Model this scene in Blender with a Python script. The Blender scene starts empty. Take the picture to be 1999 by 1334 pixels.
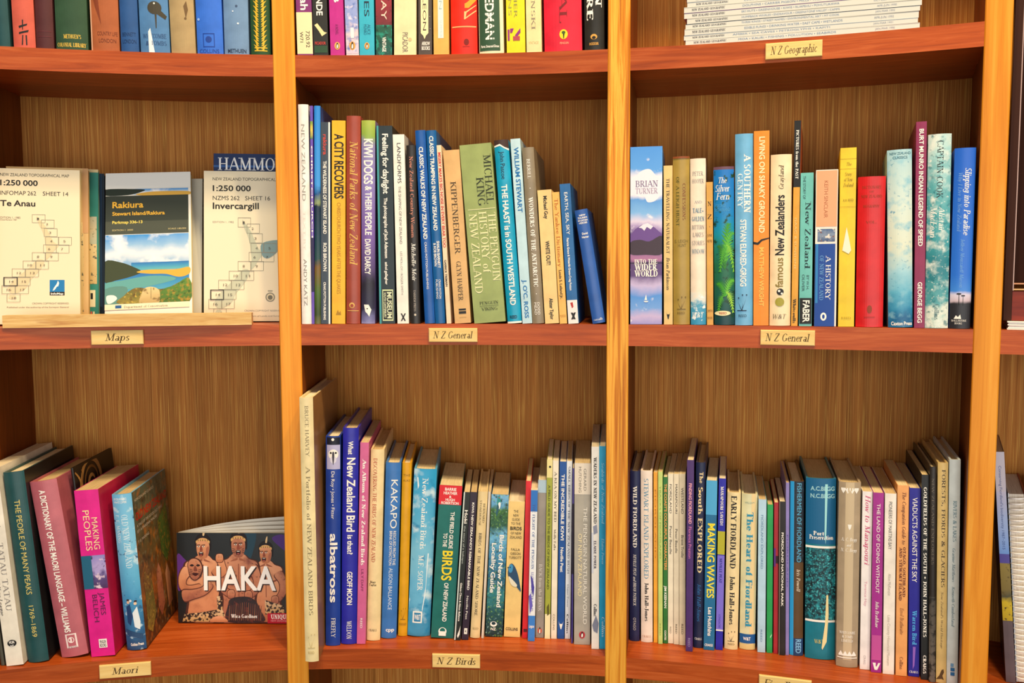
import bpy, math, random
from mathutils import Vector, Matrix
from mathutils.geometry import tessellate_polygon
sc = bpy.context.scene
COL = sc.collection
# ---------------------------------------------------------------- camera
EYE = 1.5
cam_d = bpy.data.cameras.new('camera')
cam_d.sensor_width = 36.0
cam_d.lens = 1755.606 * 36.0 / 1999.0
cam_d.clip_start = 0.02
cam = bpy.data.objects.new('camera', cam_d)
COL.objects.link(cam)
_r = Vector((0.99959318, 0.02826657, -0.00380441))
_u = Vector((0.00155135, 0.07930602, 0.99684911))
_f = Vector((-0.02847922, 0.99644948, -0.0792299))
_m = Matrix((_r, _u, -_f)).transposed().to_4x4()
_m.translation = Vector((0.1680038, 0.6377599, EYE))
cam.matrix_world = _m
sc.camera = cam
# ---------------------------------------------------------------- world, lamps, exposure
world = bpy.data.worlds.new('room_light')
sc.world = world
world.use_nodes = True
world.node_tree.nodes['Background'].inputs[0].default_value = (1.0, 0.93, 0.84, 1)
world.node_tree.nodes['Background'].inputs[1].default_value = 0.22


def area(name, loc, target, size, size_y, power, color, shape='RECTANGLE', spread=180):
    d = bpy.data.lights.new(name, 'AREA')
    d.shape = shape
    d.size = size
    d.size_y = size_y
    d.energy = power
    d.color = color
    d.spread = math.radians(spread)
    o = bpy.data.objects.new(name, d)
    COL.objects.link(o)
    o.location = loc
    o.rotation_euler = (Vector(target) - Vector(loc)).to_track_quat('-Z', 'Y').to_euler()
    return o


# daylight from the wide windows behind the reader
area('window_daylight', (0.4, -2.5, 1.42), (0.25, 1.8, 1.40), 4.2, 2.3, 138, (1.0, 0.985, 0.95))
# warm ceiling lamps above the front of the bookcase
area('ceiling_lamp_left', (0.02, 1.02, 3.5), (-0.28, 1.75, 1.2), 0.14, 0.14, 34, (1.0, 0.78, 0.48), 'DISK')
area('ceiling_lamp_middle', (0.42, 0.95, 3.5), (0.16, 1.78, 1.2), 0.14, 0.14, 34, (1.0, 0.78, 0.48), 'DISK')
area('ceiling_lamp_right', (0.95, 0.80, 3.5), (0.56, 1.70, 1.2), 0.14, 0.14, 34, (1.0, 0.78, 0.48), 'DISK')
sc.view_settings.view_transform = 'Standard'
sc.view_settings.look = 'None'
sc.view_settings.exposure = -0.32
sc.view_settings.gamma = 1.0
sc.view_settings.use_curve_mapping = False

# ---------------------------------------------------------------- helpers


def lin(hx):
    hx = hx.lstrip('#')
    o = []
    for i in (0, 2, 4):
        c = int(hx[i:i + 2], 16) / 255.0
        o.append(c / 12.92 if c <= 0.04045 else ((c + 0.055) / 1.055) ** 2.4)
    return (o[0], o[1], o[2], 1.0)


MATS = {}


def new_mat(name, rough=0.5, spec=0.35):
    m = bpy.data.materials.new(name)
    m.use_nodes = True
    nt = m.node_tree
    b = nt.nodes['Principled BSDF']
    b.inputs['Roughness'].default_value = rough
    b.inputs['Specular IOR Level'].default_value = spec
    return m, nt, b


def plain(hx, rough=0.5, spec=0.3, cloth=False):
    k = (hx, rough, spec, cloth)
    if k in MATS:
        return MATS[k]
    m, nt, b = new_mat(('cloth ' if cloth else 'ink ') + hx, rough, spec)
    c = lin(hx)
    if cloth:
        tc = nt.nodes.new('ShaderNodeTexCoord')
        n = nt.nodes.new('ShaderNodeTexNoise')
        n.inputs['Scale'].default_value = 45
        n.inputs['Detail'].default_value = 7
        nt.links.new(tc.outputs['Object'], n.inputs['Vector'])
        r = nt.nodes.new('ShaderNodeValToRGB')
        r.color_ramp.elements[0].position = 0.25
        r.color_ramp.elements[1].position = 0.75
        r.color_ramp.elements[0].color = (c[0] * .82, c[1] * .82, c[2] * .82, 1)
        r.color_ramp.elements[1].color = (min(1, c[0] * 1.12 + .004), min(1, c[1] * 1.12 + .004), min(1, c[2] * 1.12 + .004), 1)
        nt.links.new(n.outputs['Fac'], r.inputs[0])
        nt.links.new(r.outputs[0], b.inputs['Base Color'])
    else:
        b.inputs['Base Color'].default_value = c
    MATS[k] = m
    return m


def set_ramp(e, stops):
    e[0].position = stops[0][0]
    e[0].color = lin(stops[0][1])
    e[1].position = stops[-1][0]
    e[1].color = lin(stops[-1][1])
    for p, hx in stops[1:-1]:
        e.new(p).color = lin(hx)


def wood(name, stops, scale, rough=0.4, fleck=None, dist=1.5, spec=0.2):
    m, nt, b = new_mat(name, rough, spec)
    uv = nt.nodes.new('ShaderNodeUVMap')
    mp = nt.nodes.new('ShaderNodeMapping')
    mp.inputs['Scale'].default_value = (scale[0], scale[1], 1)
    nt.links.new(uv.outputs[0], mp.inputs[0])
    n = nt.nodes.new('ShaderNodeTexNoise')
    n.inputs['Scale'].default_value = 1
    n.inputs['Detail'].default_value = 6
    n.inputs['Roughness'].default_value = 0.62
    n.inputs['Distortion'].default_value = dist
    nt.links.new(mp.outputs[0], n.inputs['Vector'])
    r = nt.nodes.new('ShaderNodeValToRGB')
    e = r.color_ramp.elements
    set_ramp(e, stops)
    nt.links.new(n.outputs['Fac'], r.inputs[0])
    # broad slow tone drift
    n3 = nt.nodes.new('ShaderNodeTexNoise')
    n3.inputs['Scale'].default_value = 0.12
    n3.inputs['Detail'].default_value = 2
    nt.links.new(mp.outputs[0], n3.inputs['Vector'])
    mr = nt.nodes.new('ShaderNodeMapRange')
    mr.inputs[1].default_value = 0.3
    mr.inputs[2].default_value = 0.7
    mr.inputs[3].default_value = 0.82
    mr.inputs[4].default_value = 1.15
    nt.links.new(n3.outputs['Fac'], mr.inputs[0])
    mu = nt.nodes.new('ShaderNodeMix')
    mu.data_type = 'RGBA'
    mu.blend_type = 'MULTIPLY'
    mu.inputs[0].default_value = 1
    nt.links.new(r.outputs[0], mu.inputs[6])
    nt.links.new(mr.outputs[0], mu.inputs[7])
    last = mu.outputs[2]
    if fleck:
        hx, fs, lo, hi = fleck
        mp2 = nt.nodes.new('ShaderNodeMapping')
        mp2.inputs['Scale'].default_value = (fs[0], fs[1], 1)
        nt.links.new(uv.outputs[0], mp2.inputs[0])
        n2 = nt.nodes.new('ShaderNodeTexNoise')
        n2.inputs['Scale'].default_value = 1
        n2.inputs['Detail'].default_value = 3
        nt.links.new(mp2.outputs[0], n2.inputs['Vector'])
        r2 = nt.nodes.new('ShaderNodeMapRange')
        r2.inputs[1].default_value = lo
        r2.inputs[2].default_value = hi
        nt.links.new(n2.outputs['Fac'], r2.inputs[0])
        mx = nt.nodes.new('ShaderNodeMix')
        mx.data_type = 'RGBA'
        mx.inputs[7].default_value = lin(hx)
        nt.links.new(r2.outputs[0], mx.inputs[0])
        nt.links.new(last, mx.inputs[6])
        last = mx.outputs[2]
    nt.links.new(last, b.inputs['Base Color'])
    bp = nt.nodes.new('ShaderNodeBump')
    bp.inputs['Strength'].default_value = 0.12
    bp.inputs['Distance'].default_value = 0.001
    nt.links.new(n.outputs['Fac'], bp.inputs['Height'])
    nt.links.new(bp.outputs[0], b.inputs['Normal'])
    return m


M_POST = wood('honey pine', [(0.3, '#cc7a18'), (0.5, '#e29228'), (0.7, '#eda83e')], (95, 3.2), 0.42, None, 0.8)
M_POST2 = wood('streaked pine', [(0.32, '#b86a14'), (0.46, '#d68824'), (0.55, '#eeae42'), (0.7, '#e29630')], (190, 4.5), 0.42, ('#a86118', (330, 5), 0.57, 0.68), 1.0)
M_SHELF = wood('reddish shelf board', [(0.28, '#8d3a12'), (0.5, '#aa4b19'), (0.72, '#be602d')], (7, 120), 0.36, None, 1.2)
M_BACK = wood('brown veneer back', [(0.28, '#87501d'), (0.5, '#ad6e30'), (0.72, '#cc934c')], (700, 4), 0.5, ('#e6b45a', (1100, 9), 0.57, 0.74), 0.15, 0.08)
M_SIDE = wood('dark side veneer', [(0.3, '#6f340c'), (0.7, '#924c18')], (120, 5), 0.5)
M_PLAQUE = wood('pale plaque wood', [(0.3, '#e2bb70'), (0.7, '#f0d390')], (40, 300), 0.5)
M_LEDGE = wood('pale pine strip', [(0.3, '#d09a52'), (0.55, '#e6bd78'), (0.75, '#f0d094')], (12, 140), 0.45, ('#b07038', (10, 90), 0.58, 0.7))
M_MAHOG = wood('mahogany', [(0.3, '#6a1f10'), (0.7, '#8a2f18')], (9, 120), 0.35)
M_DARKF = plain('#3a2018', 0.6, 0.12)

PAGE = {}


def page_mat(hx='#e3cda0'):
    if hx in PAGE:
        return PAGE[hx]
    m, nt, b = new_mat('paper edges ' + hx, 0.8, 0.1)
    tc = nt.nodes.new('ShaderNodeTexCoord')
    mp = nt.nodes.new('ShaderNodeMapping')
    mp.inputs['Scale'].default_value = (2600, 30, 30)
    nt.links.new(tc.outputs['Object'], mp.inputs[0])
    n = nt.nodes.new('ShaderNodeTexNoise')
    n.inputs['Scale'].default_value = 1
    n.inputs['Detail'].default_value = 2
    nt.links.new(mp.outputs[0], n.inputs['Vector'])
    r = nt.nodes.new('ShaderNodeValToRGB')
    c = lin(hx)
    r.color_ramp.elements[0].position = 0.3
    r.color_ramp.elements[0].color = (c[0] * .72, c[1] * .68, c[2] * .6, 1)
    r.color_ramp.elements[1].position = 0.65
    r.color_ramp.elements[1].color = c
    nt.links.new(n.outputs['Fac'], r.inputs[0])
    nt.links.new(r.outputs[0], b.inputs['Base Color'])
    PAGE[hx] = m
    return m


# printed pictures: (stops down the picture), (noise scale, distortion), [(colour, noise scale, lo, hi)]
ART = {
 'turner': ([(0, '#4a93e4'), (.13, '#5aa0ea'), (.165, '#e9e6f2'), (.27, '#f0eaf2'), (.3, '#5b9ae0'), (.37, '#7db4ea'), (.42, '#d9cfe6'), (.45, '#a892c4'), (.49, '#5d4484'), (.53, '#5a4660'), (.575, '#3d3140'), (.6, '#9a6a98'), (.63, '#a8709a'), (.65, '#5a3f74'), (.73, '#5a3f78'), (.78, '#c4b4dc'), (.84, '#4f8fdc'), (.91, '#6f9fe0'), (.95, '#c4b0d8'), (1, '#8f8fce')], (38, .045), [('#f2edf4', 70, .62, .74)]),
 'kiwidogs': ([(0, '#a9b84e'), (.07, '#8fae4a'), (.12, '#8a84b4'), (.3, '#8a7fbe'), (.55, '#7a5fa8'), (.72, '#5a4a7a'), (.8, '#2a2734'), (.93, '#2f2d48'), (.97, '#6f6fa0'), (1, '#8f8fc0')], (60, .05), [('#c47a50', 60, .68, .74)]),
 'bluegrass': ([(0, '#2a86dc'), (.36, '#3f97e4'), (.4, '#1a4f8a'), (.44, '#8a9a6a'), (.46, '#132a40'), (.6, '#1c3c4c'), (.7, '#274a4a'), (.74, '#7a5a2c'), (.85, '#4c6a28'), (.95, '#3a4a1e'), (1, '#6a6a3a')], (120, .03), []),
 'grassart': ([(0, '#7a9a3a'), (.5, '#d9c050'), (1, '#4a7a5a')], (200, .3), []),
 'floral': ([(0, '#9aa6d8'), (.75, '#8f9fd8'), (.85, '#d9c4cc'), (1, '#cfc0d8')], (90, .2), [('#5a74b8', 160, .5, .68), ('#e6dcec', 140, .54, .7)]),
 'redcloth': ([(0, '#9a2834'), (.85, '#8f2a34'), (1, '#6a2a30')], (100, .1), [('#6a1c26', 180, .55, .65)]),
 'tealleaf': ([(0, '#1d5a44'), (1, '#1a4a44')], (100, .1), [('#1f9a84', 170, .5, .66), ('#0f2a22', 150, .54, .68)]),
 'wave': ([(0, '#f2e0ca'), (.25, '#d9e0dc'), (.4, '#4f9fc0'), (1, '#2f8fba')], (120, .35), [('#e9f0f0', 160, .58, .64)]),
 'fernart': ([(0, '#1a74c8'), (.3, '#1581c4'), (.42, '#0f8fae'), (.5, '#1a7f74'), (.62, '#1d6a4a'), (.8, '#155a4a'), (1, '#123a44')], (70, .06), [('#0f3f2a', 130, .56, .64)]),
 'histart': ([(0, '#3a5a8a'), (.5, '#7f8fa8'), (1, '#2f4a78')], (160, .5), [('#e0d8d0', 190, .55, .6), ('#7a4a3a', 210, .6, .66)]),
 'seaart': ([(0, '#a9d0d8'), (.3, '#cfe0d8'), (.55, '#d9e0cc'), (.68, '#a0cfdc'), (.8, '#5fb0cc'), (.9, '#2f86b0'), (.95, '#1a5f8f'), (1, '#1f6a98')], (60, .08), [('#3f8fb4', 240, .6, .74), ('#8fc4d4', 80, .5, .7)]),
 'cookart': ([(0, '#cfe0d8'), (.1, '#a9d4d4'), (.3, '#5aa9b0'), (.55, '#3f98a2'), (.7, '#2a7f8c'), (.85, '#5aa6ac'), (.93, '#dfe6d8'), (1, '#8fc0bc')], (45, .25), [('#e6ede4', 90, .5, .72), ('#1f6f7c', 170, .55, .72), ('#f0f3ea', 260, .6, .72)]),
 'palmsky': ([(0, '#2263cf'), (.7, '#2a70d8'), (.79, '#3f86e0'), (.81, '#d8d0e4'), (.845, '#c8b4c0'), (.86, '#2a2a30'), (1, '#26262c')], (80, .012), []),
 'peopleart': ([(0, '#8f86c8'), (.45, '#b0a0d4'), (.6, '#5a4a84'), (1, '#4a2a5a')], (70, .4), [('#e0c8d8', 90, .58, .64), ('#2a1f4a', 110, .6, .66)]),
 'oldnz': ([(0, '#6fb8e0'), (.3, '#7cc0e2'), (.5, '#5fb0d8'), (.7, '#3f8fc0'), (.85, '#2f6a9a'), (1, '#1f3f6a')], (50, .12), [('#bcdcec', 70, .58, .66), ('#2f5f8a', 110, .62, .68)]),
 'oldnzcover': ([(0, '#5a6a58'), (.2, '#6a6a50'), (.35, '#6a6038'), (.55, '#7a5428'), (.7, '#9a5a20'), (.85, '#5a3c20'), (1, '#3a2c20')], (26, .3), [('#c8782a', 70, .5, .75), ('#2f2a1e', 60, .5, .72), ('#8a8a6a', 120, .58, .76)]),
 'cloudsea': ([(0, '#2f9fd0'), (.3, '#57afd6'), (.5, '#7cc0dc'), (.7, '#6ab6da'), (.9, '#4098c4'), (1, '#3a86b0')], (30, .25), [('#cfe6ee', 48, .56, .7), ('#1f7fb0', 60, .58, .7)]),
 'localart': ([(0, '#7ab4dc'), (.08, '#5fa0cc'), (.12, '#3a6a34'), (.22, '#2a5a44'), (.3, '#6ab0d8'), (.42, '#3f86b0'), (.6, '#1f5a78'), (.7, '#2f7f86'), (.85, '#1a4a4e'), (1, '#12242c')], (60, .1), [('#7fb04a', 300, .56, .7), ('#a9d8d8', 260, .6, .72), ('#123a2a', 170, .52, .68)]),
 'fishart': ([(0, '#202c3c'), (1, '#2a2c30')], (60, .1), [('#3f5a6a', 100, .6, .7)]),
 'bushart': ([(0, '#123a44'), (.5, '#16303a'), (1, '#123a44')], (60, .25), [('#1f7f8c', 190, .45, .62), ('#0c1a20', 120, .52, .66), ('#5fd0d4', 420, .56, .68), ('#2fb0bc', 260, .58, .7)]),
 'greyart': ([(0, '#4a4640'), (1, '#6a6258')], (120, .3), [('#2a2824', 160, .5, .6)]),
 'biodiv': ([(0, '#d0cbe0'), (.4, '#9fb4e0'), (1, '#5f8fd8')], (60, .06), []),
 'gorse': ([(0, '#8a7a3a'), (.45, '#7a6a34'), (.6, '#4a4a34'), (.68, '#c9b020'), (1, '#b59a1a')], (80, .08), [('#5a4a1c', 200, .58, .64)]),
 'sky': ([(0, '#3f8fd8'), (.35, '#8fb8e0'), (.6, '#dfe6ee'), (.85, '#8fb4d8'), (1, '#7fa8d4')], (22, .3), [('#f2f2f2', 34, .5, .62)]),
 'sea': ([(0, '#2f6fb4'), (.4, '#3f8fc0'), (1, '#5fb0b8')], (40, .15), []),
 'bush': ([(0, '#5f8a3c'), (1, '#46662a')], (50, .3), [('#b58a34', 170, .5, .7), ('#26401c', 230, .54, .7)]),
 'heath': ([(0, '#8a5a30'), (.5, '#6a6a34'), (1, '#9a8a3c')], (70, .4), [('#5a3a20', 160, .5, .7), ('#c4a84a', 260, .56, .7)]),
 'rock': ([(0, '#d9c48f'), (1, '#b59a64')], (80, .3), [('#8a744a', 120, .58, .64)]),
 'skin': ([(0, '#e0a078'), (.5, '#d08c62'), (1, '#b8704a')], (26, .6), [('#9a5a3c', 48, .52, .8)]),
 'skin2': ([(0, '#c98a68'), (.5, '#b87454'), (1, '#9a5a44')], (30, .6), [('#7a3f34', 60, .52, .8), ('#4a2624', 260, .6, .72)]),
 'feather': ([(0, '#241e22'), (1, '#3a2424')], (60, .4), [('#7a382c', 130, .56, .75), ('#16121a', 160, .5, .7)]),
 'mat': ([(0, '#d8b890'), (1, '#c49a60')], (140, .4), [('#2a1c18', 260, .48, .54)]),
 'marks': ([(0, '#d8c088'), (1, '#c8a868')], (120, .3), [('#5a5a48', 200, .55, .6)]),
 'relief': ([(0, '#b5b49a'), (.5, '#c8b890'), (1, '#b0b49a')], (60, .3), [('#7a7a5c', 140, .55, .62)]),
}


def art(name):
    k = 'art_' + name
    if k in MATS:
        return MATS[k]
    stops, (ns, nd), mixes = ART[name]
    m, nt, b = new_mat('printed picture ' + name, 0.42, 0.35)
    uv = nt.nodes.new('ShaderNodeUVMap')
    sp = nt.nodes.new('ShaderNodeSeparateXYZ')
    nt.links.new(uv.outputs[0], sp.inputs[0])
    tc = nt.nodes.new('ShaderNodeTexCoord')
    n = nt.nodes.new('ShaderNodeTexNoise')
    n.inputs['Scale'].default_value = ns
    n.inputs['Detail'].default_value = 5
    nt.links.new(tc.outputs['Object'], n.inputs['Vector'])
    ma = nt.nodes.new('ShaderNodeMath')
    ma.operation = 'MULTIPLY_ADD'
    ma.inputs[1].default_value = nd * 2
    ma.inputs[2].default_value = -nd
    nt.links.new(n.outputs['Fac'], ma.inputs[0])
    ad = nt.nodes.new('ShaderNodeMath')
    ad.operation = 'ADD'
    nt.links.new(sp.outputs[1], ad.inputs[0])
    nt.links.new(ma.outputs[0], ad.inputs[1])
    r = nt.nodes.new('ShaderNodeValToRGB')
    e = r.color_ramp.elements
    set_ramp(e, stops)
    nt.links.new(ad.outputs[0], r.inputs[0])
    last = r.outputs[0]
    for i, (hx, s, lo, hi) in enumerate(mixes):
        n2 = nt.nodes.new('ShaderNodeTexNoise')
        n2.noise_dimensions = '4D'
        n2.inputs['W'].default_value = i * 3.7 + 1
        n2.inputs['Scale'].default_value = s
        n2.inputs['Detail'].default_value = 4
        nt.links.new(tc.outputs['Object'], n2.inputs['Vector'])
        mr = nt.nodes.new('ShaderNodeMapRange')
        mr.inputs[1].default_value = lo
        mr.inputs[2].default_value = hi
        nt.links.new(n2.outputs['Fac'], mr.inputs[0])
        mx = nt.nodes.new('ShaderNodeMix')
        mx.data_type = 'RGBA'
        mx.inputs[7].default_value = lin(hx)
        nt.links.new(mr.outputs[0], mx.inputs[0])
        nt.links.new(last, mx.inputs[6])
        last = mx.outputs[2]
    nt.links.new(last, b.inputs['Base Color'])
    MATS[k] = m
    return m


class MB:
    """collects faces with a material and uv each, then links them as ONE mesh"""
    def __init__(s):
        s.v = []
        s.f = []
        s.m = []
        s.uv = []
        s.mats = []

    def mi(s, mat):
        if mat not in s.mats:
            s.mats.append(mat)
        return s.mats.index(mat)

    def face(s, pts, mat, uvs=None):
        b = len(s.v)
        s.v += [tuple(p) for p in pts]
        s.f.append(tuple(range(b, b + len(pts))))
        s.m.append(s.mi(mat))
        s.uv.append(uvs or [(0, 0)] * len(pts))

    def mesh(s, verts, faces, mat, uvs=None):
        b = len(s.v)
        s.v += [tuple(p) for p in verts]
        k = s.mi(mat)
        for f in faces:
            s.f.append(tuple(i + b for i in f))
            s.m.append(k)
            s.uv.append([uvs[i] for i in f] if uvs else [(0, 0)] * len(f))

    def box(s, x0, x1, y0, y1, z0, z1, mat):
        V = [(x, y, z) for z in (z0, z1) for y in (y0, y1) for x in (x0, x1)]
        F = [(0, 2, 3, 1), (4, 5, 7, 6), (0, 1, 5, 4), (2, 6, 7, 3), (0, 4, 6, 2), (1, 3, 7, 5)]
        for f in F:
            P = [V[i] for i in f]
            nx = all(p[0] == P[0][0] for p in P)
            nz = all(p[2] == P[0][2] for p in P)
            s.face(P, mat, [((p[1], p[2]) if nx else ((p[0], p[1]) if nz else (p[0], p[2]))) for p in P])

    def prism(s, prof, z0, z1, mat, cap=True):
        """closed xy outline (counter-clockwise seen from above) raised from z0 to z1"""
        n = len(prof)
        V = [(x, y, z0) for x, y in prof] + [(x, y, z1) for x, y in prof]
        F = [(i, (i + 1) % n, n + (i + 1) % n, n + i) for i in range(n)]
        if cap:
            F += [tuple(range(n - 1, -1, -1)), tuple(range(n, 2 * n))]
        s.mesh(V, F, mat)

    def build(s, name, parent=None, smooth=None, loc=None):
        me = bpy.data.meshes.new(name)
        me.from_pydata(s.v, [], s.f)
        for m in s.mats:
            me.materials.append(m)
        me.polygons.foreach_set('material_index', s.m)
        ul = me.uv_layers.new(name='UVMap')
        flat = [c for u in s.uv for p in u for c in p]
        ul.data.foreach_set('uv', flat)
        if smooth:
            me.polygons.foreach_set('use_smooth', [True] * len(s.f))
            me.set_sharp_from_angle(angle=math.radians(smooth))
        me.update()
        o = bpy.data.objects.new(name, me)
        COL.objects.link(o)
        if parent:
            o.parent = parent
        if loc:
            o.location = loc
        return o


def tag(o, label=None, cat=None, group=None, kind=None):
    if label:
        o['label'] = label
    if cat:
        o['category'] = cat
    if group:
        o['group'] = group
    if kind:
        o['kind'] = kind
    return o


def empty(name, loc, rot=(0, 0, 0)):
    o = bpy.data.objects.new(name, None)
    o.empty_display_size = 0.03
    COL.objects.link(o)
    o.location = loc
    o.rotation_euler = rot
    return o


# ---------------------------------------------------------------- lettering
GLY = {}


def build_sans():
    chars = set("ABCDEFGHIJKLMNOPQRSTUVWXYZabcdefghijklmnopqrstuvwxyz0123456789&.,:;!?'/-–•+()")
    cu = bpy.data.curves.new('glyph', 'FONT')
    cu.resolution_u = 3
    ob = bpy.data.objects.new('glyph', cu)
    COL.objects.link(ob)

    def ev(body, off):
        cu.body = body
        cu.offset = off
        bpy.context.view_layer.update()
        dg = bpy.context.evaluated_depsgraph_get()
        me = bpy.data.meshes.new_from_object(ob.evaluated_get(dg))
        V = [(v.co.x, v.co.y) for v in me.vertices]
        F = [tuple(p.vertices) for p in me.polygons]
        bpy.data.meshes.remove(me)
        return V, F
    cap = max(y for x, y in ev('H', 0)[0])
    for bold, off in ((0, 0.0), (1, 0.022)):
        def wid(body):
            V, F = ev(body, off)
            return max(x for x, y in V) - min(x for x, y in V)
        hh = wid('HH')
        GLY[(bold, ' ')] = ((wid('H H') - hh) / cap, [], [])
        for ch in sorted(chars):
            V, F = ev(ch, off)
            adv = (wid('H' + ch + 'H') - hh) / cap
            F2 = []
            for f in F:   # make every face counter-clockwise
                a = sum(V[f[i]][0] * V[f[(i + 1) % len(f)]][1] - V[f[(i + 1) % len(f)]][0] * V[f[i]][1] for i in range(len(f)))
                F2.append(f if a > 0 else f[::-1])
            GLY[(bold, ch)] = (adv, [(x / cap, y / cap) for x, y in V], F2)
    bpy.data.objects.remove(ob)
    bpy.data.curves.remove(cu)


# seriffed letters drawn with a broad pen: advance, strokes (line L / thin line l / arc A), serif feet
SK = {
'A': (.74, 'l4 0 37 100|L37 100 70 0|l16 34 58 34', '4 0 70 0'), 'B': (.66, 'L14 0 14 100|l14 100 34 100|A34 76 20 24 90 -90|l14 52 34 52|A34 26 24 26 90 -90|l14 0 34 0', '14 0 14 100'),
'C': (.7, 'A38 50 31 51 42 318|l61 84 61 100', ''), 'D': (.78, 'L14 0 14 100|l14 100 34 100|A34 50 36 50 90 -90|l14 0 34 0', '14 0 14 100'),
'E': (.62, 'L14 0 14 100|l14 100 54 100|l14 52 44 52|l14 0 56 0|l54 100 54 82|l56 0 56 18|l44 44 44 60', '14 0 14 100'), 'F': (.58, 'L14 0 14 100|l14 100 54 100|l14 52 44 52|l54 100 54 82|l44 44 44 60', '14 0 14 100'),
'G': (.76, 'A38 50 31 51 42 318|L63 40 63 8', '63 40'), 'H': (.8, 'L14 0 14 100|L64 0 64 100|l14 52 64 52', '14 0 14 100 64 0 64 100'), 'I': (.32, 'L15 0 15 100', '15 0 15 100'),
'J': (.42, 'L28 100 28 12|A14 12 14 18 0 -130', '28 100'), 'K': (.74, 'L14 0 14 100|l16 42 60 100|L32 60 66 0', '14 0 14 100 60 100 66 0'), 'L': (.6, 'L14 0 14 100|l14 0 55 0|l55 0 55 20', '14 0 14 100'),
'M': (.94, 'l14 0 14 100|L14 100 46 6|l46 6 78 100|L78 100 78 0', '14 0 78 0 8 100 84 100'), 'N': (.8, 'l14 0 14 100|L14 100 64 0|l64 0 64 100', '14 0 64 100 8 100'), 'O': (.8, 'A39 50 32 51 0 360', ''),
'P': (.6, 'L14 0 14 100|l14 100 32 100|A32 74 23 26 90 -90|l14 48 32 48', '14 0 14 100'), 'Q': (.8, 'A39 50 32 51 0 360|L40 16 72 -18', ''), 'R': (.7, 'L14 0 14 100|l14 100 32 100|A32 74 22 26 90 -90|l14 48 32 48|L32 48 62 0', '14 0 14 100 64 0'),
'S': (.58, 'A28 75 20 25 25 270|A28 25 23 25 90 -155', ''), 'T': (.68, 'L33 0 33 100|l3 100 63 100|l3 100 3 82|l63 100 63 82', '33 0'), 'U': (.78, 'L14 100 14 30|A38 30 24 31 180 360|l62 30 62 100', '14 100 62 100'),
'V': (.72, 'L4 100 36 0|l36 0 68 100', '4 100 68 100'), 'W': (1.02, 'L4 100 28 0|l28 0 50 92|L50 92 74 0|l74 0 97 100', '4 100 50 100 97 100'), 'X': (.72, 'L5 100 66 0|l5 0 64 100', '5 100 66 0 5 0 64 100'), 'Y': (.7, 'L4 100 35 48|l35 48 66 100|L35 48 35 0', '4 100 66 100 35 0'), 'Z': (.64, 'l8 100 56 100|L56 100 6 0|l6 0 58 0|l58 0 58 18|l8 100 8 82', ''),
'a': (.5, 'A24 46 15 17 150 0|L39 46 39 2|A23 17 15 17 0 360', '42 0'), 'b': (.56, 'L11 0 11 100|A30 31 20 32 0 360', '8 100'), 'c': (.48, 'A27 31 20 32 45 318', ''), 'd': (.56, 'A26 31 20 32 0 360|L46 0 46 100', '42 100 49 0'), 'e': (.5, 'A27 31 20 32 0 322|l8 34 47 34', ''),
'f': (.34, 'L15 0 15 80|A29 80 14 20 180 55|l2 62 30 62', '15 0'), 'g': (.54, 'A25 36 19 26 0 360|L45 62 45 -8|A26 -8 19 20 0 -165', ''), 'h': (.58, 'L11 0 11 100|A29 40 18 23 180 0|L47 40 47 0', '11 0 47 0 8 100'), 'i': (.28, 'L13 0 13 62|L13 80 13 92', '13 0 10 62'), 'j': (.28, 'L14 62 14 -10|A4 -10 10 16 0 -120|L14 80 14 92', '11 62'),
'k': (.56, 'L11 0 11 100|l12 26 44 62|L24 40 48 0', '11 0 48 0 44 62 8 100'), 'l': (.28, 'L13 0 13 100', '13 0 10 100'), 'm': (.86, 'L11 0 11 62|A27 42 16 21 180 0|L43 42 43 0|A59 42 16 21 180 0|L75 42 75 0', '11 0 43 0 75 0 8 62'), 'n': (.58, 'L11 0 11 62|A29 40 18 23 180 0|L47 40 47 0', '11 0 47 0 8 62'), 'o': (.54, 'A27 31 20 32 0 360', ''),
'p': (.56, 'L11 -32 11 62|A30 31 20 32 0 360', '11 -32 8 62'), 'q': (.56, 'A26 31 20 32 0 360|L46 -32 46 62', '46 -32'), 'r': (.42, 'L11 0 11 62|A27 42 16 21 180 50', '11 0 8 62'), 's': (.42, 'A20 47 13 16 25 270|A20 16 15 16 90 -155', ''), 't': (.36, 'L15 12 15 82|A25 12 10 13 180 300|l2 62 31 62', ''),
'u': (.58, 'L11 62 11 20|A28 20 17 21 180 360|L45 0 45 62', '8 62 42 62 48 0'), 'v': (.5, 'L4 62 25 0|l25 0 46 62', '4 62 46 62'), 'w': (.74, 'L4 62 20 0|l20 0 36 58|L36 58 52 0|l52 0 68 62', '4 62 68 62'), 'x': (.5, 'L4 62 45 0|l4 0 44 62', '4 62 45 0 4 0 44 62'), 'y': (.5, 'L4 62 25 0|l12 -32 46 62', '4 62 46 62'), 'z': (.46, 'l6 62 40 62|L40 62 5 0|l5 0 42 0', ''),
}
SERIF = {}


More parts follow.
